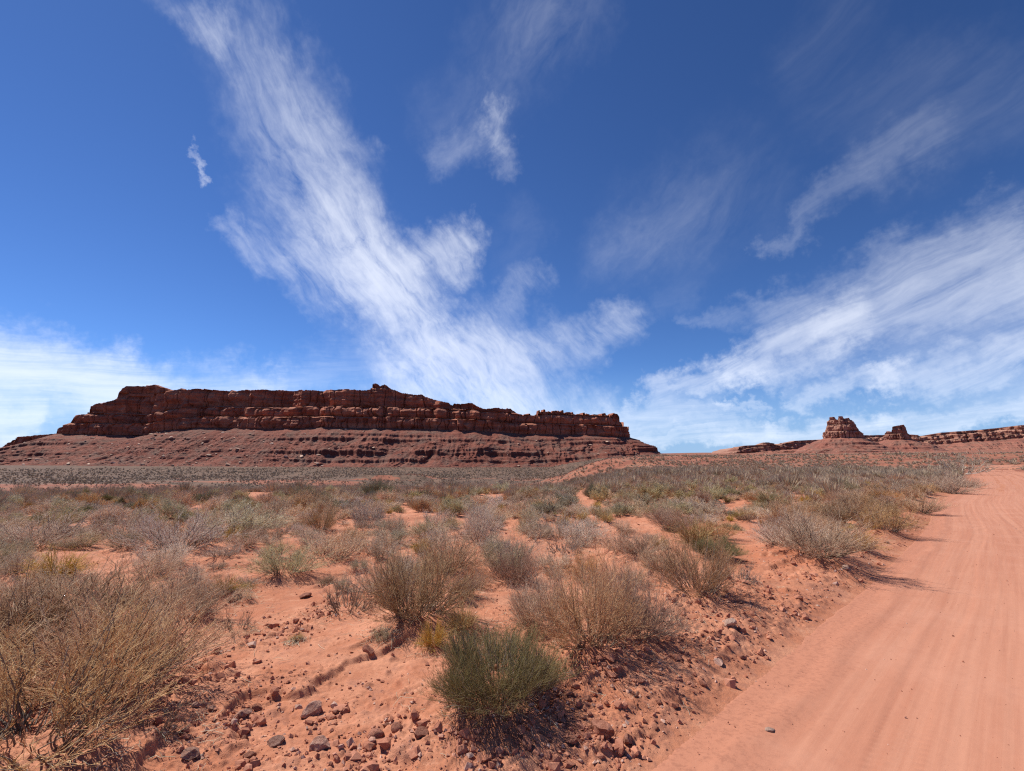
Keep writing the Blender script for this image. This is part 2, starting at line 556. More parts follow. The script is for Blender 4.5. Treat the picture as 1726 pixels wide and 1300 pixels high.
def road_material():
    m, N, b = material('packed_sand')
    pos = N.new('ShaderNodeNewGeometry').outputs['Position']
    uv = N.new('ShaderNodeAttribute', attribute_name='across').outputs['Fac']
    al = N.new('ShaderNodeAttribute', attribute_name='along').outputs['Fac']
    tr = N.noise(N.xyz(N.math('MULTIPLY', uv, 7.0), N.math('MULTIPLY', al, 0.10), 0.0), 1.0, 7, 0.72)
    mid = N.noise(pos, 0.9, 6, 0.6)
    grit = N.noise(pos, 120.0, 3, 0.7)
    c = N.mix(N.range(tr, 0.30, 0.70), (0.463, 0.191, 0.115), (0.544, 0.251, 0.157))
    c = N.mix(N.math('MULTIPLY', N.range(mid, 0.45, 0.72), 0.5), c, (0.561, 0.268, 0.174))
    blotch = N.noise(pos, 7.0, 6, 0.7)
    c = N.mix(N.math('MULTIPLY', N.range(blotch, 0.50, 0.72), 0.22), c, (0.416, 0.174, 0.111))
    # loose sand drifts in from the verge
    e = N.math('ADD', N.math('ABSOLUTE', uv), N.math('MULTIPLY', N.math('SUBTRACT', N.noise(pos, 1.6, 6, 0.65), 0.5), 1.5))
    vg = N.noise(pos, 26.0, 5, 0.72)
    verge = N.mix(N.range(vg, 0.45, 0.66), (0.493, 0.208, 0.126), (0.391, 0.162, 0.100))
    c = N.mix(N.range(e, HALF - 0.75, HALF - 0.2), c, verge)
    c = N.mix(N.math('MULTIPLY', N.range(grit, 0.58, 0.78), 0.3), c, (0.629, 0.383, 0.281))
    N.t.links.new(c, b.inputs['Base Color'])
    fine = N.noise(pos, 45.0, 4, 0.7)
    bump(N, b, N.math('ADD', N.math('MULTIPLY', fine, 0.5), N.math('MULTIPLY', grit, 0.5)), 0.35, 0.006)
    return m


def cliff_material(name, dark, mid, pale, scale=1.0, pale_amt=0.5):
    m, N, b = material(name)
    g = N.new('ShaderNodeNewGeometry')
    pos = g.outputs['Position']
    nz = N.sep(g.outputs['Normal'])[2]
    bands = N.noise(N.mapping(pos, (0.010 * scale, 0.010 * scale, 0.16 * scale)), 1.0, 6, 0.62)
    blot = N.noise(N.mapping(pos, (0.08 * scale, 0.08 * scale, 0.08 * scale)), 1.0, 7, 0.65)
    fine = N.noise(N.mapping(pos, (0.9 * scale, 0.9 * scale, 0.9 * scale)), 1.0, 5, 0.7)
    streak = N.noise(N.mapping(pos, (0.30 * scale, 0.30 * scale, 0.03 * scale)), 1.0, 5, 0.6)
    c = N.mix(N.range(bands, 0.36, 0.64), dark, mid)
    c = N.mix(N.math('MULTIPLY', N.range(blot, 0.48, 0.70), 0.6), c, pale)
    c = N.mix(N.math('MULTIPLY', N.range(streak, 0.55, 0.72), 0.55), c, tuple(q * 0.55 for q in dark))
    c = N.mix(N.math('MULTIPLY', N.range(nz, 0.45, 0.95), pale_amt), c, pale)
    c = N.mix(N.math('MULTIPLY', N.range(fine, 0.5, 0.75), 0.35), c, tuple(q * 0.6 for q in dark))
    N.t.links.new(c, b.inputs['Base Color'])
    bump(N, b, N.math('ADD', N.math('MULTIPLY', fine, 0.6), N.math('MULTIPLY', blot, 2.0)), 0.7, 0.9 / scale)
    return m


def talus_material(name, dark, mid, pale, scale=1.0):
    m, N, b = material(name)
    g = N.new('ShaderNodeNewGeometry')
    pos = g.outputs['Position']
    nz = N.sep(g.outputs['Normal'])[2]
    bands = N.noise(N.mapping(pos, (0.004 * scale, 0.004 * scale, 0.30 * scale)), 1.0, 5, 0.7)
    blot = N.noise(N.mapping(pos, (0.05 * scale, 0.05 * scale, 0.05 * scale)), 1.0, 7, 0.7)
    stone = N.noise(N.mapping(pos, (0.55 * scale, 0.55 * scale, 0.55 * scale)), 1.0, 6, 0.75)
    c = N.mix(N.range(bands, 0.38, 0.62), dark, mid)
    c = N.mix(N.math('MULTIPLY', N.range(blot, 0.42, 0.66), 0.75), c, (0.165, 0.105, 0.08))
    c = N.mix(N.range(stone, 0.56, 0.70), c, pale)
    c = N.mix(N.math('MULTIPLY', N.range(stone, 0.46, 0.34), 0.7), c, tuple(q * 0.5 for q in dark))
    c = N.mix(N.range(nz, 0.62, 0.30), c, tuple(q * 0.8 for q in dark))
    N.t.links.new(c, b.inputs['Base Color'])
    bump(N, b, N.math('ADD', stone, blot), 0.9, 1.2 / scale)
    return m


def twig_material(name, a, c2, rough=0.8, spread=0.25):
    m, N, b = material(name)
    t = N.new('ShaderNodeAttribute', attribute_name='tone').outputs['Fac']
    rnd = N.new('ShaderNodeObjectInfo').outputs['Random']
    c = N.mix(t, a, c2)
    hs = N.new('ShaderNodeHueSaturation')
    N.put(hs.inputs['Value'], N.math('MULTIPLY_ADD', rnd, 2 * spread, 1.0 - spread))
    N.put(hs.inputs['Saturation'], N.math('MULTIPLY_ADD', N.math('FRACT', N.math('MULTIPLY', rnd, 7.31)), 0.45, 0.78))
    N.put(hs.inputs['Hue'], N.math('MULTIPLY_ADD', N.math('FRACT', N.math('MULTIPLY', rnd, 3.77)), 0.02, 0.49))
    N.put(hs.inputs['Color'], c)
    N.t.links.new(hs.outputs[0], b.inputs['Base Color'])
    b.inputs['Roughness'].default_value = rough
    return m


def stone_material(name, a, c2, spread=0.3):
    m, N, b = material(name)
    pos = N.new('ShaderNodeTexCoord').outputs['Object']
    rnd = N.new('ShaderNodeObjectInfo').outputs['Random']
    v = N.vmath('ADD', pos, N.xyz(N.math('MULTIPLY', rnd, 37.0), 0.0, 0.0))
    n = N.noise(v, 2.2, 6, 0.65)
    f = N.noise(v, 14.0, 4, 0.7)
    c = N.mix(N.range(n, 0.35, 0.65), a, c2)
    c = N.mix(N.math('MULTIPLY', N.range(f, 0.55, 0.7), 0.4), c, tuple(q * 0.5 for q in a))
    hs = N.new('ShaderNodeHueSaturation')
    N.put(hs.inputs['Value'], N.math('MULTIPLY_ADD', rnd, 2 * spread, 1.0 - spread))
    N.put(hs.inputs['Color'], c)
    N.t.links.new(hs.outputs[0], b.inputs['Base Color'])
    bump(N, b, N.math('ADD', n, f), 0.6, 0.15)
    return m


SAND = sand_material()
ROAD = road_material()
CLIFF = cliff_material('red_sandstone', (0.25, 0.072, 0.043), (0.42, 0.138, 0.078), (0.51, 0.225, 0.140))
TALUS = talus_material('red_scree', (0.20, 0.060, 0.040), (0.28, 0.095, 0.062), (0.47, 0.28, 0.20))
CLIFF_FAR = cliff_material('hazed_sandstone', (0.27, 0.115, 0.080), (0.42, 0.20, 0.135), (0.50, 0.29, 0.205), 0.45, 0.4)  # paler, pinker tones put distance haze into the rock colour
TALUS_FAR = talus_material('hazed_scree', (0.28, 0.10, 0.07), (0.37, 0.155, 0.105), (0.42, 0.27, 0.20), 0.45)  # scree lightened likewise; its colour stands in for hazy air
M_SAGE = twig_material('grey_twigs', (0.50, 0.360, 0.255), (0.80, 0.615, 0.450))
M_RABBIT = twig_material('tan_twigs', (0.42, 0.240, 0.135), (0.71, 0.475, 0.290))
M_BROWN = twig_material('russet_twigs', (0.36, 0.215, 0.140), (0.66, 0.46, 0.31))
M_STRAW = twig_material('straw_blades', (0.40, 0.25, 0.085), (0.62, 0.44, 0.19))
M_GREEN = twig_material('green_stems', (0.185, 0.160, 0.075), (0.43, 0.370, 0.205))
M_OLIVE = twig_material('olive_stems', (0.38, 0.305, 0.175), (0.68, 0.57, 0.36))
M_WOOD = twig_material('weathered_wood', (0.15, 0.10, 0.075), (0.32, 0.24, 0.19))
M_BARE = twig_material('pale_bark', (0.36, 0.28, 0.22), (0.56, 0.46, 0.37))
M_ROCK = stone_material('red_stone', (0.31, 0.120, 0.075), (0.48, 0.215, 0.145))
M_GREY = stone_material('grey_stone', (0.42, 0.205, 0.145), (0.58, 0.34, 0.255))
M_PALE = stone_material('pale_stone', (0.50, 0.30, 0.22), (0.68, 0.47, 0.365))
M_BOULDER = stone_material('tan_boulder', (0.46, 0.29, 0.20), (0.68, 0.48, 0.36))


# ------------------------------------------------------------------ landforms of flat-lying beds
def row_z(py, px, Y):
    dx, dy, dz = pdir(px, py)
    return CAMZ + Y * dz / dy


def landform(name, P, nrm, inward, depth, zr, zb, foot_w, tiers, ledges, mats, seed, label, block=(26, 24, 40, 15), rnd=(2.5, 7.0, 4.5, 3.0), amp=1.0, dz=0.7, foot_drop=2.5, gully=1.0, closed=False, cat='mesa', steps=None, setw=None, relief=1.0, joint=1.0):
    """P: rim in plan; nrm: outward; the profile runs from the foot of the scree up the cliff tiers and back over the top"""
    n = len(P)
    seg = np.linalg.norm(np.diff(P, axis=0), axis=1)
    s = np.concatenate([[0], np.cumsum(seg)])
    rng = np.random.default_rng(seed)
    foot = P + nrm * (foot_w + 6)[:, None]
    zf = ground(foot[:, 0], foot[:, 1], False) - foot_drop
    alc = relief * amp * (15 * fbm(s / 75, s * 0, 3, seed + 1) + 7 * fbm(s / 22, s * 0, 3, seed + 2))
    rows = []
    # scree
    hmax = float(np.max(zb - zf))
    nt = max(24, int(hmax / dz * 1.5))
    q = np.linspace(0, 1, nt)
    lsum = sum(a for _, a in ledges)
    for k, qq in enumerate(q):
        zz = qq ** 1.22
        lw = 0
        for i, (lq, la) in enumerate(ledges):
            pres = smooth(-0.25, 0.15, fbm(s / 110, s * 0 + lq * 9, 4, seed + 30 + i)) * 0.9 + 0.1
            hit = smooth(lq - 0.009, lq + 0.009, qq + 0.006 * gnoise(s / 9, s * 0 + i, seed + 40))
            lw = lw + la * pres * (1 if steps is None else steps) * (hit - qq)
        zrow = zf + (zb - zf) * (zz + lw)
        drow = 3 * amp + (foot_w - 3 * amp) * (1 - qq)
        up = math.sin(math.pi * min(qq * 1.05, 1)) ** 0.7
        wob = fbm(s / 34 + 0.3 * gnoise(s / 90, s * 0 + qq * 2, seed + 3), s * 0 + qq * 1.2, 4, seed + 4)
        wob = 1 - np.abs(wob) * 2.2
        drow = drow + gully * up * (11 * wob + 2.5 * fbm(s / 7, qq * 14 + s * 0, 3, seed + 5)) + alc * qq
        zrow = zrow + 1.3 * amp * up * fbm(s / 5, qq * 40 + s * 0, 3, seed + 6) + 1.0 * amp * up * np.maximum(0, fbm(s / 12, qq * 12 + s * 0, 3, seed + 7))
        rows.append((drow, zrow, 1))
    n_talus = len(rows)
    # cliff tiers
    z0 = zb.copy()
    dset = np.zeros(n) + 3 * amp
    for k, (hgt, setb) in enumerate(tiers):
        bw = block[k % len(block)] * amp
        ss = s / bw + 0.9 * gnoise(s / (2 * bw), s * 0, seed + 50 + k)
        cid = np.floor(ss + rnd1(np.floor(ss), seed + 9 + k) * 0.0)
        f = ss - cid
        r1, r2 = rnd1(cid, seed + 60 + k), rnd1(cid, seed + 70 + k)
        rows_k = max(5, int(hgt / dz))
        sb = setb * (1 if setw is None else setw) * (0.1 + 2.2 * np.clip(0.5 + 1.2 * fbm(s / 90, s * 0, 3, seed + 80 + k), 0, 1))
        hk = hgt * (0.86 + 0.22 * r2)
        for v in np.linspace(0, 1, rows_k):
            bulge = rnd[k % len(rnd)] * amp * (0.35 + 0.9 * r2) * (0.8 * (1 - abs(2 * v - 0.9) ** 2.6) - 0.4)
            e0, e1 = rnd1(cid, seed + 65 + k), rnd1(cid + 1, seed + 65 + k)
            crack = -rnd[k % len(rnd)] * amp * np.where(f < 0.5, e0, e1) ** 1.5 * np.abs(2 * f - 1) ** 3.0
            bed = 0.7 * amp * gnoise(s / 45, s * 0 + (z0 + hk * v) * 0.35 / amp, seed + 90) + 0.25 * amp * gnoise(s / 90, (z0 + hk * v) * 0.9 / amp, seed + 91)
            rough = amp * (1.2 * fbm(s / 4.5, (z0 + hk * v) / 4.5, 4, seed + 92) + 7.0 * relief * fbm(s / 22, (z0 + hk * v) / 16, 3, seed + 93)) - 4.0 * joint * amp * np.maximum(0, 0.10 - np.abs(gnoise(s / 13 + 0.5 * gnoise(s / 9, z0 * 0 + v, seed + 96), s * 0 + k * 3.3, seed + 97))) / 0.10
            d = dset + (r1 - 0.5) * 5.0 * amp + bulge + crack + bed + rough - (0.03 if closed else 0.10) * hk * v
            rows.append((d + alc, z0 + hk * v, 0))
        z1 = z0 + hgt
        for v in np.linspace(0.12, 1, 7):
            d = dset - 0.10 * hk - sb * v + (r1 - 0.5) * 5 * amp * (1 - v)
            zz = z0 + hk + (z1 - z0 - hk) * v + 0.25 * sb * v * 0.4 + 0.6 * amp * fbm(s / 5, v * 3 + s * 0, 3, seed + 94)
            rows.append((d + alc, zz, 0))
        z0 = z1 + 0.1 * sb
        dset = dset - sb - 0.10 * hk
    D = np.array([r[0] for r in rows])
    Z = np.array([r[1] for r in rows])
    # nothing stands higher than the skyline measured for this stretch
    over = Z > zr[None, :]
    Z = np.where(over, zr[None, :] + 0.12 * amp * fbm(np.broadcast_to(s / 3, Z.shape), D / 3, 3, seed + 95), Z)
    pos = P[None] + nrm[None] * D[..., None]
    top = []
    last = pos[-1]
    for v in (0.12, 0.3, 0.6, 1.0):
        p = last + inward * (depth * v)[:, None]
        zt = zr - 5 * amp * smooth(0, 0.5, v) - (zr - np.convolve(np.pad(zr, 20, 'edge'), np.ones(41) / 41, 'valid')) * smooth(0, .4, v)
        top.append((p, zt))
    if not closed:
        p = last + inward * (depth * 1.0 + 60)[:, None]
        top.append((p, zf - 10))
    pos = np.concatenate([pos] + [t[0][None] for t in top])
    Z = np.concatenate([Z] + [t[1][None] for t in top])
    # apron that sinks under the plain
    p0 = P + nrm * (foot_w + 40)[:, None]
    z_ap = ground(p0[:, 0], p0[:, 1], False) - foot_drop - 4
    pos = np.concatenate([p0[None], pos])
    Z = np.concatenate([z_ap[None], Z])
    V = np.concatenate([pos, Z[..., None]], -1)
    nr = len(V)
    split = n_talus + 1
    root = bpy.data.objects.new(name, None)
    COL.objects.link(root)
    c = P[n // 2]
    zc = float(zf[n // 2])
    root.location = (c[0], c[1], zc)
    root['kind'] = 'structure'
    root['label'] = label
    root['category'] = cat
    off = np.array([c[0], c[1], zc])
    tal = V[:split + 1] - off
    clf = V[split:] - off
    link('scree_slope', make_mesh('scree_slope', tal.reshape(-1, 3), grid_faces(len(tal), n)), mats[1], root)
    link('cliff', make_mesh('cliff', clf.reshape(-1, 3), grid_faces(len(clf), n)), mats[0], root)
    return V[1:split]


def resample(P, step):
    seg = np.linalg.norm(np.diff(P, axis=0), axis=1)
    s = np.concatenate([[0], np.cumsum(seg)])
    t = np.arange(0, s[-1], step)
    return np.stack([np.interp(t, s, P[:, i]) for i in range(P.shape[1])], 1)


def normals_of(P, win):
    k = np.ones(win) / win
    Q = np.stack([np.convolve(np.pad(P[:, i], win, 'edge'), k, 'same')[win:-win] for i in range(2)], 1)
    T = np.gradient(Q, axis=0)
    T /= np.linalg.norm(T, axis=1)[:, None] + 1e-9
    return np.stack([T[:, 1], -T[:, 0]], 1)


SKYLINE = [(-420, 760), (-200, 757), (0, 755), (14, 745), (16, 742), (31, 738), (94, 731), (97, 722), (115, 716), (119, 703), (124, 699), (141, 698), (143, 684), (153, 679), (165, 680), (184, 673),
           (188, 661), (193, 652), (200, 648), (243, 645), (258, 650), (276, 655), (284, 657), (295, 653), (303, 657), (309, 656), (323, 653), (355, 654), (366, 652), (374, 656), (384, 651), (452, 650), (494, 652),
           (560, 652), (600, 653), (616, 651), (618, 641), (624, 638), (629, 640), (632, 645), (640, 641), (645, 644), (652, 649), (671, 657), (699, 662), (707, 660), (714, 664), (730, 670), (742, 674), (755, 677), (762, 683),
           (765, 679), (782, 679), (788, 677), (797, 677), (804, 683), (817, 689), (838, 687), (859, 687), (865, 686), (875, 695), (884, 699), (894, 698), (906, 701), (909, 694), (914, 692), (928, 693), (933, 695), (937, 689), (942, 690), (947, 695),
           (952, 692), (957, 697), (961, 693), (972, 694), (980, 698), (989, 696), (998, 699), (1006, 698), (1012, 701), (1020, 698), (1027, 702), (1036, 700), (1039, 696), (1044, 697), (1047, 702), (1050, 712), (1057, 726), (1059, 735)]
BASE = [(-420, 764), (0, 757), (60, 744), (96, 730), (174, 732), (257, 732), (289, 724), (348, 720), (452, 721), (560, 719), (675, 721), (803, 725), (894, 731), (977, 732), (1057, 736)]
PLAN = [(-420, 780), (0, 745), (190, 725), (450, 715), (620, 722), (850, 740), (1000, 770), (1057, 790)]


def main_mesa():
    px = np.arange(-420, 1057, 0.25)
    Y = np.interp(px, *zip(*PLAN))
    py = np.interp(px, *zip(*SKYLINE))
    P0 = []
    for a, b, yy in zip(px, py, Y):
        dx, dy, dz = pdir(a, b)
        P0.append((yy * dx / dy, yy, CAMZ + yy * dz / dy, a))
    P0 = np.array(P0)
    # the beds turn the corner at the right-hand end and run away behind
    e = P0[-1]
    t = np.linspace(0, 1, 60)[1:]
    tail = np.stack([e[0] + 10 * np.sin(t * 1.57) - 25 * t ** 2, e[1] + 170 * t ** 1.3, e[2] + 0 * t, 1057 + 0 * t], 1)
    A = np.concatenate([P0, tail])
    A = resample(A, 0.8)
    P = A[:, :2]
    nrm = normals_of(P, 61)
    pxs = A[:, 3]
    zr = A[:, 2]
    zb = np.array([row_z(np.interp(a, *zip(*BASE)), a, yy - 20) for a, yy in zip(pxs, P[:, 1])])
    zb[pxs >= 1056.9] = zb[pxs < 1056.9][-1]
    zr[pxs >= 1056.9] = zb[-1] + 24
    arc = np.arange(len(P)) * 0.8
    jag = 1.4 + 2.2 * smooth(860, 900, pxs)
    zr = zr + jag * (rnd1(np.floor(arc / 5.5 + gnoise(arc / 9, arc * 0, 71)), 72) - 0.45) * smooth(100, 120, pxs) + 0.8 * fbm(arc / 3, arc * 0, 2, 73)
    zr = np.maximum(zr, zb + 0.4)
    n = len(P)
    inward = -nrm.copy()
    inward[:] = np.array([0.0, 1.0])
    inward[pxs >= 1040] = np.array([-0.8, 0.6])
    depth = np.interp(pxs, [-420, 100, 800, 1030, 1057], [60, 90, 70, 30, 25])
    foot = np.interp(pxs, [-420, 0, 250, 400, 700, 1000, 1057], [95, 110, 128, 130, 105, 100, 62])
    ledges = [(0.30, 0.05), (0.46, 0.10), (0.53, 0.04), (0.74, 0.09), (0.82, 0.04)]
    return landform('mesa', P, nrm, inward, depth, zr, zb, foot, [(16, 12), (15, 13), (30, 6), (40, 4)], ledges, (CLIFF, TALUS), 101,
                    'long dark red mesa of stepped cliffs above a scree slope, filling the left half of the skyline', dz=0.65,
                    steps=np.interp(pxs, [-420, 150, 230, 480, 600, 1057], [0.9, 0.8, 0.25, 0.25, 1.1, 1.2]),
                    setw=np.interp(pxs, [-420, 250, 420, 640, 800, 1057], [0.35, 0.35, 1.1, 1.1, 0.45, 0.35]))


SCREE = main_mesa()


def butte(name, px0, px1, sky, basey, Y, foot, tiers, ledges, seed, label, asp=0.8, cat='butte'):
    dxa, dya, _ = pdir(px0, basey)
    dxb, dyb, _ = pdir(px1, basey)
    A, B = np.array([Y * dxa / dya, Y]), np.array([Y * dxb / dyb, Y])
    c = (A + B) / 2
    los = c / np.linalg.norm(c)
    across = np.array([los[1], -los[0]])
    R = abs((B - A) @ across) / 2
    n = 420
    th = np.linspace(0, 2 * np.pi, n)
    # start behind, pass the left side first, so that outward stays on the right hand
    ang = np.pi / 2 + th
    P = c + R * (np.cos(ang)[:, None] * across + asp * np.sin(ang)[:, None] * los)
    nr = (np.cos(ang)[:, None] * across * asp + np.sin(ang)[:, None] * los)
    nr /= np.linalg.norm(nr, axis=1)[:, None]
    u = P[:, 0] / P[:, 1]
    pxs = px0 + (px1 - px0) * (np.cos(ang) * 0.5 + 0.5)
    py = np.interp(pxs, *zip(*sky))
    zr = np.array([row_z(b, a, Y) for a, b in zip(pxs, py)])
    zb = np.full(n, row_z(basey, (px0 + px1) / 2, Y))
    zr = np.maximum(zr, zb + 1)
    inward = c - P
    dep = np.linalg.norm(inward, axis=1)
    inward /= dep[:, None]
    k = Y / 2000
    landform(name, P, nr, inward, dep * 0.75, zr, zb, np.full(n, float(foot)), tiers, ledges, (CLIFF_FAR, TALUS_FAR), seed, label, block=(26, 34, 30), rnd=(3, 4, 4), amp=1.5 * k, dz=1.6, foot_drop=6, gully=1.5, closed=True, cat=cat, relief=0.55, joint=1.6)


def ridge(name, sky, base, Y0, Y1, foot, tiers, ledges, seed, label, step=3.0, cat='mesa', amp=2.2):
    x0, x1 = sky[0][0], sky[-1][0]
    px = np.arange(x0, x1, 0.3)
    Y = np.interp(px, [x0, x1], [Y0, Y1])
    py = np.interp(px, *zip(*sky))
    A = []
    for a, b, yy in zip(px, py, Y):
        dx, dy, dz = pdir(a, b)
        A.append((yy * dx / dy, yy, CAMZ + yy * dz / dy, a))
    A = resample(np.array(A), step)
    P = A[:, :2]
    nrm = normals_of(P, 41)
    zb = np.array([row_z(np.interp(a, *zip(*base)), a, yy) for a, yy in zip(A[:, 3], P[:, 1])])
    zr = np.maximum(A[:, 2], zb + 0.5)
    n = len(P)
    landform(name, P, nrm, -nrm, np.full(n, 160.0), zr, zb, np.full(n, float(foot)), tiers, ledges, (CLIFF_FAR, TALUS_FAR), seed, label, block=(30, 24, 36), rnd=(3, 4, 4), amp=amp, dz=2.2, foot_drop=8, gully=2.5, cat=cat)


butte('butte', 1390, 1452, [(1388, 733), (1392, 722), (1393, 708), (1396, 703), (1403, 703), (1406, 713), (1413, 712), (1416, 703), (1424, 703), (1427, 707), (1437, 706), (1443, 710), (1447, 718), (1450, 728), (1454, 738)],
      739, 2000, 130, [(26, 9), (26, 1), (16, 2), (30, 2)], [(0.22, 0.09), (0.38, 0.10), (0.54, 0.09), (0.70, 0.10), (0.86, 0.08)], 301, 'broad red sandstone butte with a knobbly flat top on a stepped red pedestal')
butte('butte', 1492, 1534, [(1492, 743), (1494, 730), (1497, 727), (1502, 728), (1504, 730), (1507, 720), (1512, 719), (1527, 717), (1529, 722), (1530, 731), (1535, 738)],
      742, 2250, 140, [(26, 2), (30, 1), (40, 2)], [(0.3, 0.09), (0.5, 0.10), (0.72, 0.09), (0.86, 0.06)], 331, 'narrow square-topped red butte with a small pinnacle on its left shoulder')
ridge('mesa', [(1235, 764), (1242, 761), (1244, 754), (1262, 751), (1284, 750), (1287, 746), (1300, 747), (1311, 750), (1314, 751), (1321, 748), (1342, 743), (1362, 742), (1383, 741), (1400, 742)],
      [(1235, 766), (1300, 759), (1400, 752)], 2350, 2500, 70, [(20, 6), (22, 8), (40, 6)], [(0.5, 0.08)], 361, 'low ragged red mesa running out to the left of the broad butte', cat='mesa')
ridge('mesa', [(1440, 738), (1460, 733), (1500, 732), (1533, 731), (1560, 734), (1595, 728), (1630, 726), (1665, 723), (1700, 719), (1726, 716), (1800, 712), (1950, 706)],
      [(1440, 752), (1560, 750), (1726, 738), (1950, 730)], 3300, 2700, 260, [(22, 25), (26, 30), (30, 30), (40, 20)], [(0.2, 0.05), (0.38, 0.06), (0.55, 0.06), (0.72, 0.06), (0.88, 0.05)], 381,
      'long pale pink mesa rising towards the right edge of the skyline', cat='mesa')
ridge('mesa', [(1180, 767), (1200, 766), (1226, 763), (1244, 762), (1290, 760)], [(1180, 769), (1290, 764)], 5200, 5400, 60, [(14, 10), (30, 10)], [(0.5, 0.06)], 391,
      'faint thin mesa far off between the dark mesa and the buttes', step=6.0, amp=3)


# ------------------------------------------------------------------ shrubs: growth
def curve_pts(base, ctrl, tip, k):
    t = np.linspace(0, 1, k)[None, :, None]
    return (1 - t) ** 2 * base[:, None] + 2 * t * (1 - t) * ctrl[:, None] + t * t * tip[:, None]


def kids(rng, pts, rad, m, lo, length, jitter, up, k):
    """m side shoots on each strand, leaving it beyond the fraction lo"""
    n, kk, _ = pts.shape
    idx = np.repeat(np.arange(n), m)
    t = rng.uniform(lo, 1.0, n * m) * (kk - 1)
    i = np.minimum(t.astype(int), kk - 2)
    f = (t - i)[:, None]
    p = pts[idx, i] * (1 - f) + pts[idx, i + 1] * f
    r = rad[idx, i]
    tan = pts[idx, i + 1] - pts[idx, i]
    tan /= np.linalg.norm(tan, axis=1)[:, None] + 1e-9
    d = tan + rng.normal(0, jitter, (n * m, 3)) + np.array([0, 0, up])
    d /= np.linalg.norm(d, axis=1)[:, None] + 1e-9
    L = np.linalg.norm(pts[:, -1] - pts[:, 0], axis=1)[idx] * length * rng.uniform(0.45, 1.2, n * m)
    tip = p + d * L[:, None]
    tip[:, 2] = np.maximum(tip[:, 2], 0.02)
    c = p + (d * 0.5 + rng.normal(0, 0.09, (n * m, 3)) - np.array([0, 0, 0.06])) * L[:, None]
    q = curve_pts(p, c, tip, k)
    rr = np.linspace(1, 0.45, k)[None] * (r * 0.62)[:, None]
    return q, rr


def tubes(rng, lst, min_r=0.0007):
    V, F, T, off = [], [], [], 0
    for pts, rad in lst:
        n, k, _ = pts.shape
        tan = np.gradient(pts, axis=1)
        tan /= np.linalg.norm(tan, axis=2)[..., None] + 1e-9
        ref = rng.normal(0, 1, (n, 1, 3))
        b = np.cross(tan, ref)
        b /= np.linalg.norm(b, axis=2)[..., None] + 1e-9
        c = np.cross(b, tan)
        r = np.maximum(rad, min_r)[..., None]
        ring = np.stack([pts + r * (math.cos(a) * b + math.sin(a) * c) for a in (0, 2.094, 4.189)], 2)
        V.append(ring.reshape(-1, 3))
        base = off + (np.arange(n) * k * 3)[:, None, None] + (np.arange(k - 1) * 3)[None, :, None]
        j = np.arange(3)[None, None]
        jn = (j + 1) % 3
        F.append(np.stack([base + j, base + jn, base + 3 + jn, base + 3 + j], -1).reshape(-1, 4))
        T.append(np.repeat(rng.uniform(0, 1, n), k * 3))
        off += n * k * 3
    return np.concatenate(V), np.concatenate(F), np.concatenate(T)


def shrub_strands(rng, n, h, w, habit, r0, side=(5, 4), droop=0.0, spread=0.14, lens=(0.36, 0.45), jit=0.42):
    """habit 0: twigs spread from low arms and turn up; 1: wand-like stems fan out straight; 2: grass fountain"""
    phi = rng.uniform(0, 2 * np.pi, n)
    rho = rng.uniform(0, 1, n) ** 0.5
    hv = np.stack([np.cos(phi), np.sin(phi)], 1)
    lump = 0.80 + 0.30 * np.sin(phi * 2 + rng.uniform(0, 6)) + 0.24 * np.sin(phi * 3 + rng.uniform(0, 6))
    tiph = hv * (rho * w * 0.47 * lump)[:, None] + rng.normal(0, 0.02 * w, (n, 2))
    tipz = h * (0.10 + 0.76 * np.sqrt(np.clip(1 - (rho * 0.98) ** 2, 0, 1))) * rng.uniform(0.55, 1.08, n)
    tipz *= 0.72 + 0.30 * np.sin(phi * 1 + rng.uniform(0, 6)) ** 2 + 0.22 * np.sin(phi * 4 + rng.uniform(0, 6))
    base = np.concatenate([hv * (spread * w * np.sqrt(rng.uniform(0, 1, n)))[:, None], np.full((n, 1), -0.03)], 1)
    tip = np.concatenate([tiph + base[:, :2], tipz[:, None]], 1)
    a, b = ((0.66, 0.26), (0.50, 0.46), (0.28, 0.78))[habit]
    ctrl = base + np.concatenate([tiph * a, (tipz * b)[:, None]], 1) + rng.normal(0, 0.03 * w, (n, 3)) * np.array([1, 1, 0.5])
    if droop:
        tip[:, 2] -= droop * rho * h
    main = curve_pts(base, ctrl, tip, 7)
    main[:, 1:-1] += rng.normal(0, 0.012 * h, (n, 5, 3))
    rad = np.linspace(1.0, 0.35, 7)[None] * (r0 * rng.uniform(0.6, 1.3, n))[:, None]
    out = [(main, rad)]
    if side and side[0]:
        q, rr = kids(rng, main, rad, side[0], 0.28, lens[0], jit, 0.30, 4)
        out.append((q, rr))
        if len(side) > 1 and side[1]:
            out.append(kids(rng, q, rr, side[1], 0.15, lens[1], jit + 0.05, 0.28, 3))
    return out


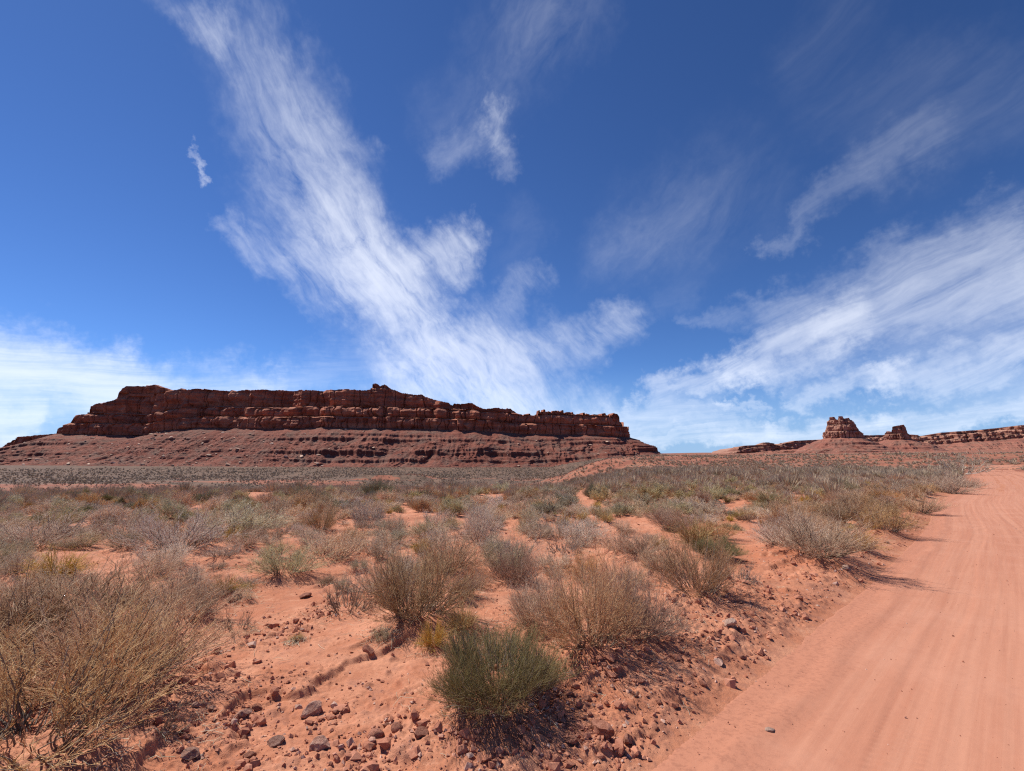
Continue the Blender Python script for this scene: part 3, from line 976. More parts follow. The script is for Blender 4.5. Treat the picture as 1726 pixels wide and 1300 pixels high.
class Kind:
    def __init__(self, name, seed, mat, h, w, wood=True, **kw):
        rng = np.random.default_rng(seed)
        st = shrub_strands(rng, h=h, w=w, **kw)
        allv = np.concatenate([q[0].reshape(-1, 3) for q in st])
        self.name, self.mat = name, mat
        self.h = float(np.percentile(allv[:, 2], 99))
        self.w = 2 * float(np.percentile(np.hypot(allv[:, 0], allv[:, 1]), 96))
        if wood:
            woody, twigs = st[:1], st[1:]
            v, f, t = tubes(rng, woody)
            self.wood = make_mesh('branches', v, f, True, t)
            self.wood.materials.append(M_WOOD)
        else:
            self.wood, twigs = None, st
        v, f, t = tubes(rng, twigs)
        self.twigs = make_mesh('twigs', v, f, True, t)
        self.twigs.materials.append(mat)
        # a whole shrub in one mesh for the ones too far off to show their branches
        v, f, t = tubes(rng, st, 0.0022)
        self.whole = make_mesh(name, v, f, True, t)
        self.whole.materials.append(mat)
        self.whole.materials.append(M_WOOD)


SAGE = [Kind('sagebrush', 400 + i, M_SAGE, 0.72, 1.05, n=64, habit=0, r0=0.0056, side=(11, 7), jit=0.62, lens=(0.34, 0.5)) for i in range(5)]
SAGE_H = [Kind('sagebrush', 420 + i, M_SAGE, 0.80, 1.0, n=80, habit=1, r0=0.0050, side=(11, 6), jit=0.5) for i in range(2)]
RABBIT = [Kind('rabbitbrush', 440 + i, M_RABBIT, 0.95, 1.15, n=170, habit=1, r0=0.0036, side=(8, 5), lens=(0.28, 0.5), jit=0.36) for i in range(4)]
BROWN = [Kind('rabbitbrush', 460 + i, M_BROWN, 0.95, 1.1, n=135, habit=1, r0=0.0044, side=(10, 6), lens=(0.30, 0.5), jit=0.46) for i in range(3)]
OLIVE = [Kind('saltbush', 480 + i, M_OLIVE, 0.75, 0.95, n=120, habit=1, r0=0.0036, side=(9, 6), lens=(0.30, 0.5), jit=0.45) for i in range(3)]
STRAW = [Kind('bunchgrass', 500 + i, M_STRAW, 0.42, 0.50, wood=False, n=420, habit=2, r0=0.0020, side=(2, 0), lens=(0.3, 0.4), jit=0.25, droop=0.15) for i in range(3)]
GREEN = [Kind('green_shrub', 520 + i, M_GREEN, 0.62, 0.95, n=800, habit=1, r0=0.0036, side=(7, 3), lens=(0.38, 0.55), jit=0.33, spread=0.40) for i in range(2)]
SCRAG = [Kind('dead_shrub', 540 + i, M_WOOD, 0.34, 0.8, wood=True, n=34, habit=0, r0=0.0050, side=(6, 4), jit=0.5) for i in range(2)]

PLACED = []                                   # (x, y, radius)
_names = {}


def plant(kind, x, y, h, w, label, group, parts=True, rz=None, tilt=(0, 0), cat=None, sink=0.0, mound=True):
    rz = random.uniform(0, 6.283) if rz is None else rz
    rad = w * 0.5
    PLACED.append((x, y, rad))
    sx, sz = w / kind.w, h / kind.h
    if mound and math.hypot(x, y) < 34:
        add_mound(x, y, w * 0.42, 0.045 + 0.07 * min(w, 1.2) * random.random())
    if parts and kind.wood is not None:
        o = bpy.data.objects.new(kind.name, None)
        COL.objects.link(o)
        for nm, me in (('branches', kind.wood), ('twigs', kind.twigs)):
            c = bpy.data.objects.new(nm, me)
            COL.objects.link(c)
            c.parent = o
    else:
        o = bpy.data.objects.new(kind.name, kind.whole if kind.wood is not None else kind.twigs)
        COL.objects.link(o)
    o.scale = (sx, sx * random.uniform(0.88, 1.12), sz)
    o.rotation_euler = (tilt[0], tilt[1], rz)
    o['label'], o['category'] = label, cat or ('grass' if kind.name == 'bunchgrass' else 'shrub')
    if group:
        o['group'] = group
    STAND.append((o, x, y, sink))
    return o


STAND = []                                    # everything that is set down on the finished ground


def spot(px, py, wpx, top):
    """ground point, width and height of a thing whose foot, width and top are read off in pixels"""
    x, y = at(px, py)
    dep = y * CP + (gz(x, y, False) - CAMZ) * SP
    dx, dy, dz = pdir(px, top)
    h = CAMZ + y * dz / dy - gz(x, y, False)
    return x, y, wpx / FPX * dep, max(h, 0.12)


HERO = [
    # foot px, foot py, width px, top py, kind, label
    (35, 1290, 560, 1000, RABBIT[0], 'huge tan rabbitbrush with long leaning stems filling the bottom left corner'),
    (195, 1165, 340, 965, RABBIT[1], 'tall tan rabbitbrush with a dark foot, just right of the corner shrub'),
    (-60, 1140, 480, 940, RABBIT[2], 'tan rabbitbrush cut by the left edge, behind the huge corner shrub'),
    (110, 1075, 340, 950, BROWN[0], 'russet rabbitbrush with one bare stem standing up, behind the corner shrubs'),
    (255, 1235, 170, 1170, SCRAG[0], 'dark scraggly dead shrub in the shade of the corner rabbitbrush'),
    (310, 1045, 180, 955, RABBIT[3], 'low tan rabbitbrush at the back of the corner shrubs, beside the line of rubble'),
    (840, 1190, 196, 1050, GREEN[0], 'round dark green shrub on bare red sand at the centre of the foreground'),
    (1000, 1105, 220, 920, BROWN[1], 'tall russet rabbitbrush just behind and right of the round green shrub'),
    (915, 1062, 160, 935, BROWN[2], 'russet rabbitbrush rising directly behind the round green shrub'),
    (1080, 1075, 150, 930, RABBIT[2], 'pale tan rabbitbrush right of the tall russet one, leaning towards the road'),
    (700, 1052, 200, 900, BROWN[0], 'grey-brown rabbitbrush left of the yellow tufts behind bare sand'),
    (655, 1010, 120, 925, SAGE[0], 'grey sagebrush at the back of the grey-brown rabbitbrush'),
    (730, 1086, 64, 1026, STRAW[0], 'yellow grass tuft in front of the grey-brown rabbitbrush'),
    (778, 1066, 80, 1012, STRAW[1], 'orange-yellow grass tuft between the grey-brown rabbitbrush and the green shrub'),
    (643, 1076, 44, 1040, OLIVE[0], 'little olive tuft left of the yellow grass, on a low sand step'),
    (588, 1035, 110, 968, SCRAG[1], 'thin dark twiggy shrub on the lip of the sand step'),
    (400, 1072, 90, 1025, SCRAG[0], 'low dead grey shrub among the rubble stones on the left'),
    (478, 976, 120, 915, OLIVE[1], 'olive-tan saltbush at the head of the bare sand tongue'),
    (556, 944, 116, 882, SAGE[1], 'wide grey sagebrush behind the olive-tan saltbush'),
    (378, 1005, 70, 970, STRAW[2], 'small tan grass tuft at the top of the rubble line'),
    (620, 890, 84, 838, SAGE[2], 'round grey sagebrush on open sand, left of centre'),
    (808, 920, 84, 846, SAGE_H[0], 'upright brownish sagebrush with a dark foot, in the middle of the flat'),
    (950, 905, 104, 850, SAGE[3], 'big round grey sagebrush with fallen branches at its foot, in the middle of the flat'),
    (955, 935, 92, 900, SCRAG[1], 'pile of fallen dead branches in front of the big round grey sagebrush'),
    (893, 886, 50, 852, OLIVE[2], 'small olive saltbush touching the big round grey sagebrush on its left'),
    (1042, 930, 76, 884, SAGE[4], 'grey sagebrush with a black foot, right of the big round one'),
    (1112, 922, 44, 895, STRAW[0], 'mustard yellow grass dome alone on the sand, right of the middle'),
    (870, 985, 84, 900, BROWN[2], 'narrow upright russet rabbitbrush behind the green shrub, on open sand'),
    (760, 965, 140, 880, RABBIT[3], 'tan rabbitbrush with feathery top, left of the narrow upright russet one'),
    (1180, 1005, 160, 888, RABBIT[0], 'straw-topped rabbitbrush beside the broken earth along the road'),
    (1240, 985, 100, 940, SCRAG[0], 'low dead shrub on the bank beside the road, right of the straw-topped rabbitbrush'),
    (1120, 1055, 80, 1010, SCRAG[1], 'grey dead shrub on crumbling bank earth above the road'),
    (1385, 945, 200, 848, BROWN[1], 'largest russet rabbitbrush on the road bank, its roots hanging over the edge'),
    (1325, 925, 110, 862, SAGE_H[1], 'grey sagebrush joined to the left side of the largest roadside rabbitbrush'),
    (1440, 925, 90, 880, STRAW[1], 'golden grass clump on the road side of the largest roadside rabbitbrush'),
    (1492, 896, 110, 838, RABBIT[1], 'tan rabbitbrush on the road bank, next beyond the largest one'),
    (1550, 864, 90, 815, RABBIT[2], 'tan rabbitbrush where the road bank casts long shadows'),
    (1600, 832, 70, 790, BROWN[0], 'dark-footed brown rabbitbrush near the bend of the road'),
    (1628, 822, 44, 796, BROWN[2], 'last brown rabbitbrush before the bend of the road'),
    (1008, 840, 50, 812, GREEN[1], 'bright green shrub among grey sagebrush in the middle distance'),
    (940, 855, 60, 825, GREEN[0], 'dull green low shrub beside a bare sand patch in the middle distance'),
    (636, 838, 50, 806, GREEN[1], 'dark grey-green shrub standing above its neighbours on the left half of the flat'),
    (520, 925, 60, 885, SAGE_H[0], 'slim grey sagebrush at the back left of the wide grey sagebrush'),
    (605, 962, 40, 938, OLIVE[0], 'tiny olive saltbush on sand right of the wide grey sagebrush'),
    (60, 925, 190, 850, BROWN[1], 'russet rabbitbrush with yellow flower heads at the left edge of the flat'),
    (300, 930, 150, 845, SAGE_H[1], 'tall grey-brown sagebrush behind the bare sand on the left'),
    (405, 905, 150, 840, OLIVE[1], 'olive-tinted saltbush among grey sagebrush on the left half of the flat'),
    (205, 905, 130, 840, SAGE[2], 'broad grey sagebrush at the back of the bare sand on the left'),
    (95, 985, 120, 925, STRAW[2], 'mustard grass clump in front of the russet rabbitbrush at the left edge'),
    (1175, 925, 80, 862, STRAW[0], 'pale straw grass standing tall behind the straw-topped rabbitbrush'),
    (500, 1085, 26, 1075, STRAW[1], 'tiny green-yellow sprig alone on the smooth sand, left of the sand step'),
    (700, 985, 90, 925, OLIVE[2], 'olive-tan saltbush at the back of the grey-brown rabbitbrush on its right'),
    (800, 1000, 60, 940, RABBIT[1], 'wispy tan rabbitbrush between the narrow russet one and the grey-brown one'),
    (1035, 1020, 130, 940, RABBIT[3], 'hazy tan rabbitbrush behind the tall russet one'),
    (560, 880, 66, 845, SAGE[4], 'small grey sagebrush with tan grass at its foot, left of the round grey one'),
    (1000, 870, 60, 848, SAGE[0], 'grey sagebrush at the near end of the long bare sand patch'),
    (470, 870, 80, 835, SAGE[1], 'grey sagebrush just below the orange bare patch on the left'),
]
for px, py, wpx, top, kind, lab in HERO:
    x, y, w, h = spot(px, py, wpx, top)
    plant(kind, x, y, h * (0.62 if kind is GREEN[0] else 0.78), w * (1.3 if kind is GREEN[0] else 1.1), lab, None, sink=0.03)

# bare sand where nothing grows: centre px, half width px, half height px
BARE = [(432, 838, 34, 10), (985, 846, 30, 22), (830, 842, 30, 8), (160, 950, 90, 22), (690, 880, 50, 16), (770, 1110, 260, 90), (500, 1040, 60, 50), (440, 1180, 200, 90), (1020, 960, 90, 16),
        (860, 915, 26, 22), (1230, 855, 36, 8), (1160, 960, 60, 14), (700, 830, 26, 6), (1290, 955, 60, 40), (560, 905, 30, 10), (1080, 890, 40, 8), (1130, 850, 26, 6), (330, 858, 26, 6)]
BARE_W = []
for cx, cy, a, b_ in BARE:
    p, q, r_ = at(cx, cy), at(cx + a, cy), at(cx, cy + b_)
    s_ = at(cx, max(cy - b_, 812))
    BARE_W.append((p[0], p[1], max(0.5, abs(q[0] - p[0])), max(0.4, abs(p[1] - r_[1])), max(0.4, abs(s_[1] - p[1]))))


def bare(x, y):
    for cx, cy, a, n_, f_ in BARE_W:
        dy = (y - cy) / (f_ if y > cy else n_)
        # the patch follows the line of sight sideways
        if ((x - cx * y / max(cy, .1)) / a) ** 2 + dy * dy < 1:
            return True
    return False


def zone(x, y):
    r = math.hypot(x, y)
    az = math.degrees(math.atan2(x, y))
    side = 'left' if az < -15 else ('middle' if az < 14 else 'right')
    return r, side


def scatter():
    rng = random.Random(77)
    cell = {}

    def near(x, y, rad):
        for i in range(int(x) - 2, int(x) + 3):
            for j in range(int(y) - 2, int(y) + 3):
                for (a, b, c) in cell.get((i, j), ()):
                    if math.hypot(a - x, b - y) < 0.70 * (rad + c):
                        return True
        return False

    def put(x, y, rad):
        cell.setdefault((int(x), int(y)), []).append((x, y, rad))

    for p in PLACED:
        put(*p)
    cand = []
    for _ in range(60000):
        r = math.sqrt(rng.uniform(6.2 ** 2, 72 ** 2))
        a = math.radians(rng.uniform(-49, 50))
        cand.append((r * math.sin(a), r * math.cos(a), r))
    cand.sort(key=lambda c: c[2])
    xs = np.array([c[0] for c in cand])
    ys = np.array([c[1] for c in cand])
    rd, sd = road_dist(xs, ys)
    dens = fbm(xs / 6, ys / 6, 3, 91)
    out = []
    for (x, y, r), d, s, n in zip(cand, rd, sd, dens):
        if d < 0.75 or bare(x, y):
            continue
        az = math.degrees(math.atan2(x, y))
        thick = 0.52 + (0.25 if az < -12 else 0.0) + (0.2 if d < 3.0 and r > 13 else 0) + 0.5 * n + 0.2 * (r > 30)
        if rng.random() > thick * 0.5:
            continue
        w = rng.uniform(0.55, 1.3) if rng.random() < 0.7 else rng.uniform(0.3, 0.6)
        if near(x, y, w * 0.5):
            continue
        put(x, y, w * 0.5)
        out.append((x, y, w, r, az, d))
    count = {}
    extra = []
    zt = {'left': 'left part of the flat, below the mesa', 'middle': 'middle of the flat', 'right': 'right part of the flat, towards the road'}
    for x, y, w, r, az, d in out:
        u = rng.random()
        _, side = zone(x, y)
        if d < 3.2 and u < 0.75:
            k = rng.choice(RABBIT + BROWN)
        elif u < 0.60:
            k = rng.choice(SAGE + SAGE + SAGE_H)
        elif u < 0.76:
            k = rng.choice(OLIVE)
        elif u < 0.885:
            k = rng.choice(RABBIT + BROWN)
        elif u < 0.975:
            k = rng.choice(STRAW)
        else:
            k = rng.choice(GREEN)
        if count.get(k.name, 0) >= 295 or r > 60:
            extra.append((x, y, w))
            continue
        count[k.name] = count.get(k.name, 0) + 1
        if k.name == 'bunchgrass':
            w = min(w, 0.6)
        h = w * (k.h / k.w) * rng.uniform(0.5, 0.8)
        dist = 'front' if r < 14 else ('middle row' if r < 30 else 'far edge')
        look = {M_SAGE: 'grey twiggy sagebrush', M_RABBIT: 'tan feathery rabbitbrush', M_BROWN: 'russet brown rabbitbrush', M_OLIVE: 'olive-tan saltbush', M_STRAW: 'straw yellow grass tuft', M_GREEN: 'dull green shrub'}[k.mat]
        where = 'along the road bank' if d < 3.2 else 'in the ' + dist + ' of the ' + zt[side].replace(', below the mesa', '').replace(', towards the road', '')
        plant(k, x, y, h, w, look + ' ' + where, look + ' ' + where, parts=r < 16, tilt=(rng.uniform(-.14, .14), rng.uniform(-.14, .14)))
    return extra


EXTRA = scatter()

# ------------------------------------------------------------------ ground sheet and road
def build_ground():
    half = 58.0
    az = np.concatenate([np.linspace(-half, half, 960), np.linspace(half, 360 - half, 62)[1:-1]])
    r = np.concatenate([np.linspace(0.25, 1.5, 14), np.exp(np.arange(math.log(1.52), math.log(11), 0.0036)), np.exp(np.arange(math.log(11.05), math.log(110), 0.0075)), np.exp(np.arange(math.log(111), math.log(18000), 0.018))])
    a = np.radians(az)
    X = r[:, None] * np.sin(a)[None]
    Y = r[:, None] * np.cos(a)[None]
    Z = ground(X.ravel(), Y.ravel()).reshape(X.shape)
    V = np.stack([X, Y, Z], -1).reshape(-1, 3)
    F = grid_faces(len(r), len(az), True)[:, ::-1]
    me = make_mesh('ground', V, F)
    link('ground', me, SAND, None, kind='structure', label='open desert floor of red sand')


def build_road():
    c = resample(CENTRE, 0.25)
    t = np.gradient(c, axis=0)
    t /= np.linalg.norm(t, axis=1)[:, None]
    k = np.ones(9) / 9
    seg = np.linalg.norm(np.diff(c, axis=0), axis=1)
    s = np.concatenate([[0], np.cumsum(seg)])
    pts = []
    near = np.argmin(np.hypot(c[:, 0], c[:, 1]))
    # fine steps near the viewer, longer ones far off
    ss, cur = [], 0.0
    while cur < s[-1]:
        ss.append(cur)
        cur += max(0.014, 0.0042 * abs(cur - s[near]))
    ss = np.array(ss)
    C = np.stack([np.interp(ss, s, c[:, i]) for i in range(2)], 1)
    T = np.stack([np.interp(ss, s, t[:, i]) for i in range(2)], 1)
    T /= np.linalg.norm(T, axis=1)[:, None]
    Nn = np.stack([-T[:, 1], T[:, 0]], 1)
    lat = np.linspace(-HALF - 0.16, HALF + 0.16, 300)
    X = C[:, None, 0] + Nn[:, None, 0] * lat[None]
    Y = C[:, None, 1] + Nn[:, None, 1] * lat[None]
    Z = broad(X.ravel(), Y.ravel()).reshape(X.shape) - 0.16
    A = np.broadcast_to(ss[:, None], X.shape)
    L = np.broadcast_to(lat[None], X.shape)
    warp = L + 0.10 * gnoise(A / 6, L * 0, 141)
    Z = Z + 0.0042 * fbm(warp / 0.13, A / 9, 4, 143, 0.65) + 0.008 * 0.4 * gnoise(warp / 0.9, A / 25, 144)
    Z = Z + 0.003 * fbm(warp / 0.035, A / 3, 3, 151, 0.6)
    Z = Z + 0.0034 * fbm(X / 0.05, Y / 0.05, 3, 145, 0.65) + 0.006 * fbm(X / 0.7, Y / 0.7, 3, 146)
    # tread marks: short bars inside two wheel lines
    for w0 in (-1.35, -0.55, 0.35, 1.15, 2.05):
        lane = smooth(0.15, 0.10, np.abs(warp - w0 - 0.12 * gnoise(A / 14, L * 0 + w0, 152)))
        Z = Z - lane * (0.0045 + 0.0045 * np.sin(A * 2 * np.pi / 0.075 + warp * 18) * smooth(0.0, 0.3, gnoise(A / 2.5, L * 0 + w0, 148)))
    # loose sand pushed up at the edges
    e = np.abs(L)
    Z = Z + 0.012 * np.exp(-((e - HALF + 0.35 + 0.12 * gnoise(A / 1.5, np.sign(L), 149)) / 0.10) ** 2)
    Z = Z + 0.004 - 0.09 * smooth(HALF - 0.02, HALF + 0.15, e + 0.02 * gnoise(A / 0.25, L / 0.4, 150))
    V = np.stack([X, Y, Z], -1).reshape(-1, 3)
    me = make_mesh('dirt_road', V, grid_faces(*X.shape)[:, ::-1])
    for nm, arr in (('across', L), ('along', A)):
        at_ = me.attributes.new(nm, 'FLOAT', 'POINT')
        at_.data.foreach_set('value', np.ascontiguousarray(arr.ravel(), np.float32))
    link('dirt_road', me, ROAD, None, kind='structure', label='graded red dirt road running from the bottom right corner to a bend')


build_ground()
build_road()


# ------------------------------------------------------------------ stones
def stone_mesh(name, seed, sub=3, flat=1.0, ang=0.5):
    import bmesh
    rng = np.random.default_rng(seed)
    bm = bmesh.new()
    bmesh.ops.create_icosphere(bm, subdivisions=sub, radius=1.0)
    me = bpy.data.meshes.new(name)
    bm.to_mesh(me)
    bm.free()
    co = np.empty(len(me.vertices) * 3, np.float32)
    me.vertices.foreach_get('co', co)
    co = co.reshape(-1, 3).astype(float)
    for _ in range(9):                        # chop flat faces off the pebble
        nrm = rng.normal(0, 1, 3)
        nrm /= np.linalg.norm(nrm)
        lim = rng.uniform(0.5, 0.85)
        d = co @ nrm
        co = co - nrm[None] * (np.maximum(0, d - lim) * ang * 1.7)[:, None]
    n = fbm(co[:, 0] * 1.7 + co[:, 2] * 1.1, co[:, 1] * 1.7 - co[:, 2] * 0.9, 4, seed)
    co *= (1 + 0.22 * n)[:, None]
    co *= np.array([rng.uniform(0.85, 1.25), rng.uniform(0.65, 1.0), rng.uniform(0.5, 0.8) * flat])
    me.vertices.foreach_set('co', co.astype(np.float32).ravel())
    me.polygons.foreach_set('use_smooth', np.full(len(me.polygons), ang < 0.4))
    me.update()
    return me


ROCKS = {}
for nm, mt in (('red', M_ROCK), ('grey', M_GREY), ('pale', M_PALE)):
    ROCKS[nm] = []
    for i in range(5):
        me = stone_mesh('rock', 600 + i * 7 + len(nm), 3, 1.0, 0.65)
        me.materials.append(mt)
        ROCKS[nm].append(me)
ROUND = stone_mesh('rock', 690, 3, 1.1, 0.3)
ROUND.materials.append(M_ROCK)
FLAT = stone_mesh('rock', 695, 3, 0.5, 0.3)
FLAT.materials.append(M_PALE)


def rock(me, x, y, size, label, group=None, bury=0.34):
    o = bpy.data.objects.new('rock', me)
    COL.objects.link(o)
    o.scale = (size, size, size)
    o.rotation_euler = (random.uniform(-.3, .3), random.uniform(-.3, .3), random.uniform(0, 6.28))
    o['label'], o['category'] = label, 'rock'
    if group:
        o['group'] = group
    STAND.append((o, x, y, -size * (0.55 - bury)))
    return o


for px, py, wpx, me, lab in [
        (410, 1198, 34, ROCKS['grey'][0], 'angular grey rock lying alone on sand right of the corner shrubs'),
        (634, 1246, 34, ROUND, 'rounded brown rock, larger one of the pair near the bottom edge'),
        (668, 1243, 24, ROUND, 'rounded brown rock, smaller one of the pair near the bottom edge'),
        (652, 1226, 18, ROCKS['red'][1], 'small round red stone just behind the pair of rounded rocks'),
        (1228, 1062, 30, ROCKS['pale'][1], 'pale blocky rock at the foot of the bank beside the road'),
        (1297, 1236, 20, FLAT, 'smooth flat pale stone lying on the road'),
        (812, 1188, 26, ROCKS['pale'][2], 'upright pale rock at the foot of the round green shrub'),
        (783, 1190, 22, ROCKS['red'][2], 'red rock leaning at the left foot of the round green shrub'),
        (1040, 1136, 20, ROCKS['red'][3], 'pointed red rock in front of the tall russet rabbitbrush'),
        (1426, 962, 22, ROCKS['pale'][3], 'pale flat rock below the largest roadside rabbitbrush'),
        (396, 1012, 26, ROCKS['grey'][3], 'dark domed rock at the head of the rubble line'),
        (1015, 1246, 44, ROCKS['red'][0], 'broken red clod near the bottom edge, left of the road'),
        (1060, 1252, 30, ROCKS['red'][4], 'crumbling red lump beside the broken clod, nearest the road'),
        (540, 1268, 40, ROCKS['grey'][2], 'layered grey rock among rubble at the bottom edge'),
        (320, 1282, 34, ROCKS['grey'][1], 'large grey-red rock at the bottom edge right of the corner shrub'),
        (463, 1258, 30, ROCKS['grey'][4], 'grey broken rock in the rubble near the bottom edge'),
        (420, 1282, 24, ROCKS['red'][0], 'dark red rock in front of the grey broken one at the bottom edge'),
        (525, 1195, 42, ROCKS['grey'][3], 'flat dark slab half buried in the sand above the bottom rubble'),
        (620, 1100, 22, ROCKS['red'][4], 'thin red slab on the smooth sand below the sand step'),
        (515, 1008, 20, ROCKS['red'][3], 'dark red stone at the upper end of the rubble line')]:
    x, y = at(px, py)
    dep = y * CP - CAMZ * SP
    rock(me, x, y, wpx / FPX * dep * 0.5, lab)


def stones():
    rng = random.Random(9)
    n = 0
    pts = []
    for _ in range(9000):
        y = rng.uniform(2.0, 13)
        x = y * math.tan(math.radians(rng.uniform(-46, 50)))
        pts.append((x, y))
    xs, ys = np.array(pts).T
    d, _ = road_dist(xs, ys)
    m = clod_mask(xs, ys, d)
    for x, y, dd, mm in zip(xs, ys, d, m):
        if n >= 120:
            break
        if rng.random() > mm * 0.55 * (1.5 if y < 5 else 0.5) + 0.004 or dd < 0.1:
            continue
        c = rng.choices(['red', 'grey', 'pale'], [8, 2, 1])[0]
        rows = 'in the rubble near the bottom edge' if y < 4.6 and dd > 1.2 else ('in the broken earth along the road' if dd < 2.2 else 'in the rubble and sand between the shrubs')
        lab = {'red': 'small red stone ', 'grey': 'small grey stone ', 'pale': 'small pale stone '}[c] + rows
        rock(rng.choice(ROCKS[c]), x, y, 0.008 + 0.042 * rng.random() ** 4 + 0.0012 * y, lab, lab, 0.25)
        n += 1


stones()

# settle everything on the finished ground
_x = np.array([q[1] for q in STAND])
_y = np.array([q[2] for q in STAND])
_z = ground(_x, _y)
_d, _ = road_dist(_x, _y)
for (o, x, y, sink), z, dd in zip(STAND, _z, _d):
    if dd < 0:
        z += 0.034
    o.location = (x, y, z - sink)


def lumps(rng):
    """broken earth: angular lumps of the same red soil"""
    n = 150000
    y = 1.9 * np.exp(rng.uniform(0, 1, n) * math.log(8.0))
    x = y * np.tan(np.radians(rng.uniform(-48, 52, n)))
    d, _ = road_dist(x, y)
    m = clod_mask(x, y, d)
    clus = smooth(-0.05, 0.35, fbm(x / 0.35, y / 0.35, 3, 37))
    keep = (d > 0.02) & (rng.uniform(0, 1, n) < m * (0.03 + 0.9 * clus ** 1.6) * 0.7 + 0.006 + 0.05 * clus ** 3)
    x, y, d, m = x[keep], y[keep], d[keep], m[keep]
    n = len(x)
    s = (0.004 + 0.011 * rng.uniform(0, 1, n) ** 2.5 + 0.036 * rng.uniform(0, 1, n) ** 7 * (m > 0.2)) * (0.8 + 0.05 * y)
    z = ground(x, y)
    g = (1 + 5 ** 0.5) / 2
    ico = np.array([(-1, g, 0), (1, g, 0), (-1, -g, 0), (1, -g, 0), (0, -1, g), (0, 1, g), (0, -1, -g), (0, 1, -g), (g, 0, -1), (g, 0, 1), (-g, 0, -1), (-g, 0, 1)]) / 1.9
    fc = np.array([(0, 11, 5), (0, 5, 1), (0, 1, 7), (0, 7, 10), (0, 10, 11), (1, 5, 9), (5, 11, 4), (11, 10, 2), (10, 7, 6), (7, 1, 8), (3, 9, 4), (3, 4, 2), (3, 2, 6), (3, 6, 8), (3, 8, 9), (4, 9, 5), (2, 4, 11), (6, 2, 10), (8, 6, 7), (9, 8, 1)])
    P = ico[None] + rng.normal(0, 0.20, (n, 12, 3))
    P = P * rng.uniform(0.6, 1.35, (n, 1, 3)) * np.array([1, 1, 0.75])
    a = rng.uniform(0, 6.28, n)[:, None]
    V = np.stack([x[:, None] + (P[..., 0] * np.cos(a) - P[..., 1] * np.sin(a)) * s[:, None], y[:, None] + (P[..., 0] * np.sin(a) + P[..., 1] * np.cos(a)) * s[:, None], z[:, None] + (P[..., 2] + 0.22) * s[:, None]], -1).reshape(-1, 3)
    F = (np.arange(n) * 12)[:, None, None] + fc[None]
    me = make_mesh('rubble', V, F.reshape(-1, 3), False, np.repeat(rng.uniform(0, 1, n), 12))
    m_, N, b = material('broken_earth')
    t = N.new('ShaderNodeAttribute', attribute_name='tone').outputs['Fac']
    pos = N.new('ShaderNodeNewGeometry').outputs['Position']
    q = N.noise(pos, 60.0, 4, 0.7)
    c = N.mix(t, (0.33, 0.125, 0.075), (0.53, 0.225, 0.140))
    c = N.mix(N.math('MULTIPLY', N.range(q, 0.45, 0.7), 0.5), c, (0.60, 0.28, 0.175))
    c = N.mix(N.math('MULTIPLY', N.range(t, 0.90, 0.96), 0.7), c, (0.46, 0.33, 0.27))
    N.t.links.new(c, b.inputs['Base Color'])
    bump(N, b, q, 0.5, 0.006)
    link('rubble', me, m_, None, kind='stuff', label='broken lumps of red earth along the road bank and at the bottom edge', category='rubble')


def gravel():
    """uncountable grit and crumbs on the near ground"""
    rng = np.random.default_rng(12)
    n = 70000
    y = 1.9 * np.exp(rng.uniform(0, 1, n) * math.log(9.0))
    x = y * np.tan(np.radians(rng.uniform(-48, 52, n)))
    d, _ = road_dist(x, y)
    m = clod_mask(x, y, d)
    patch = smooth(0.0, 0.35, fbm(x / 0.7, y / 0.7, 3, 33))
    keep = rng.uniform(0, 1, n) < np.where(d < 0, 0.05, 0.03 + 0.35 * patch ** 2 + 0.75 * m)
    x, y, d = x[keep], y[keep], d[keep]
    n = len(x)
    z = ground(x, y) + np.where(d < 0, 0.034, 0)
    s = (0.0035 + 0.015 * rng.uniform(0, 1, n) ** 4) * (0.7 + 0.10 * y) * np.where(d < 0, 0.5, 1)
    lumps(rng)
    oct_ = np.array([(1, 0, 0), (0, 1, 0), (-1, 0, 0), (0, -1, 0), (0, 0, .7), (0, 0, -.7)], float)
    fc = np.array([(0, 1, 4), (1, 2, 4), (2, 3, 4), (3, 0, 4), (1, 0, 5), (2, 1, 5), (3, 2, 5), (0, 3, 5)])
    a = rng.uniform(0, 6.28, n)
    jit = oct_[None] + rng.normal(0, 0.25, (n, 6, 3))
    X = jit[..., 0] * np.cos(a)[:, None] - jit[..., 1] * np.sin(a)[:, None]
    Y = jit[..., 0] * np.sin(a)[:, None] + jit[..., 1] * np.cos(a)[:, None]
    V = np.stack([x[:, None] + X * s[:, None], y[:, None] + Y * s[:, None], z[:, None] + (jit[..., 2] + 0.25) * s[:, None]], -1).reshape(-1, 3)
    F = (np.arange(n) * 6)[:, None, None] + fc[None]
    me = make_mesh('gravel', V, F.reshape(-1, 3), False, np.repeat(rng.uniform(0, 1, n), 6))
    m_, N, b = material('grit')
    t = N.new('ShaderNodeAttribute', attribute_name='tone').outputs['Fac']
    c = N.mix(N.range(t, 0.0, 0.7), (0.32, 0.12, 0.075), (0.50, 0.22, 0.14))
    c = N.mix(N.range(t, 0.70, 0.90), c, (0.58, 0.36, 0.27))
    N.t.links.new(c, b.inputs['Base Color'])
    link('gravel', me, m_, None, kind='stuff', label='loose red grit and crumbs of earth on the near sand', category='gravel')


gravel()


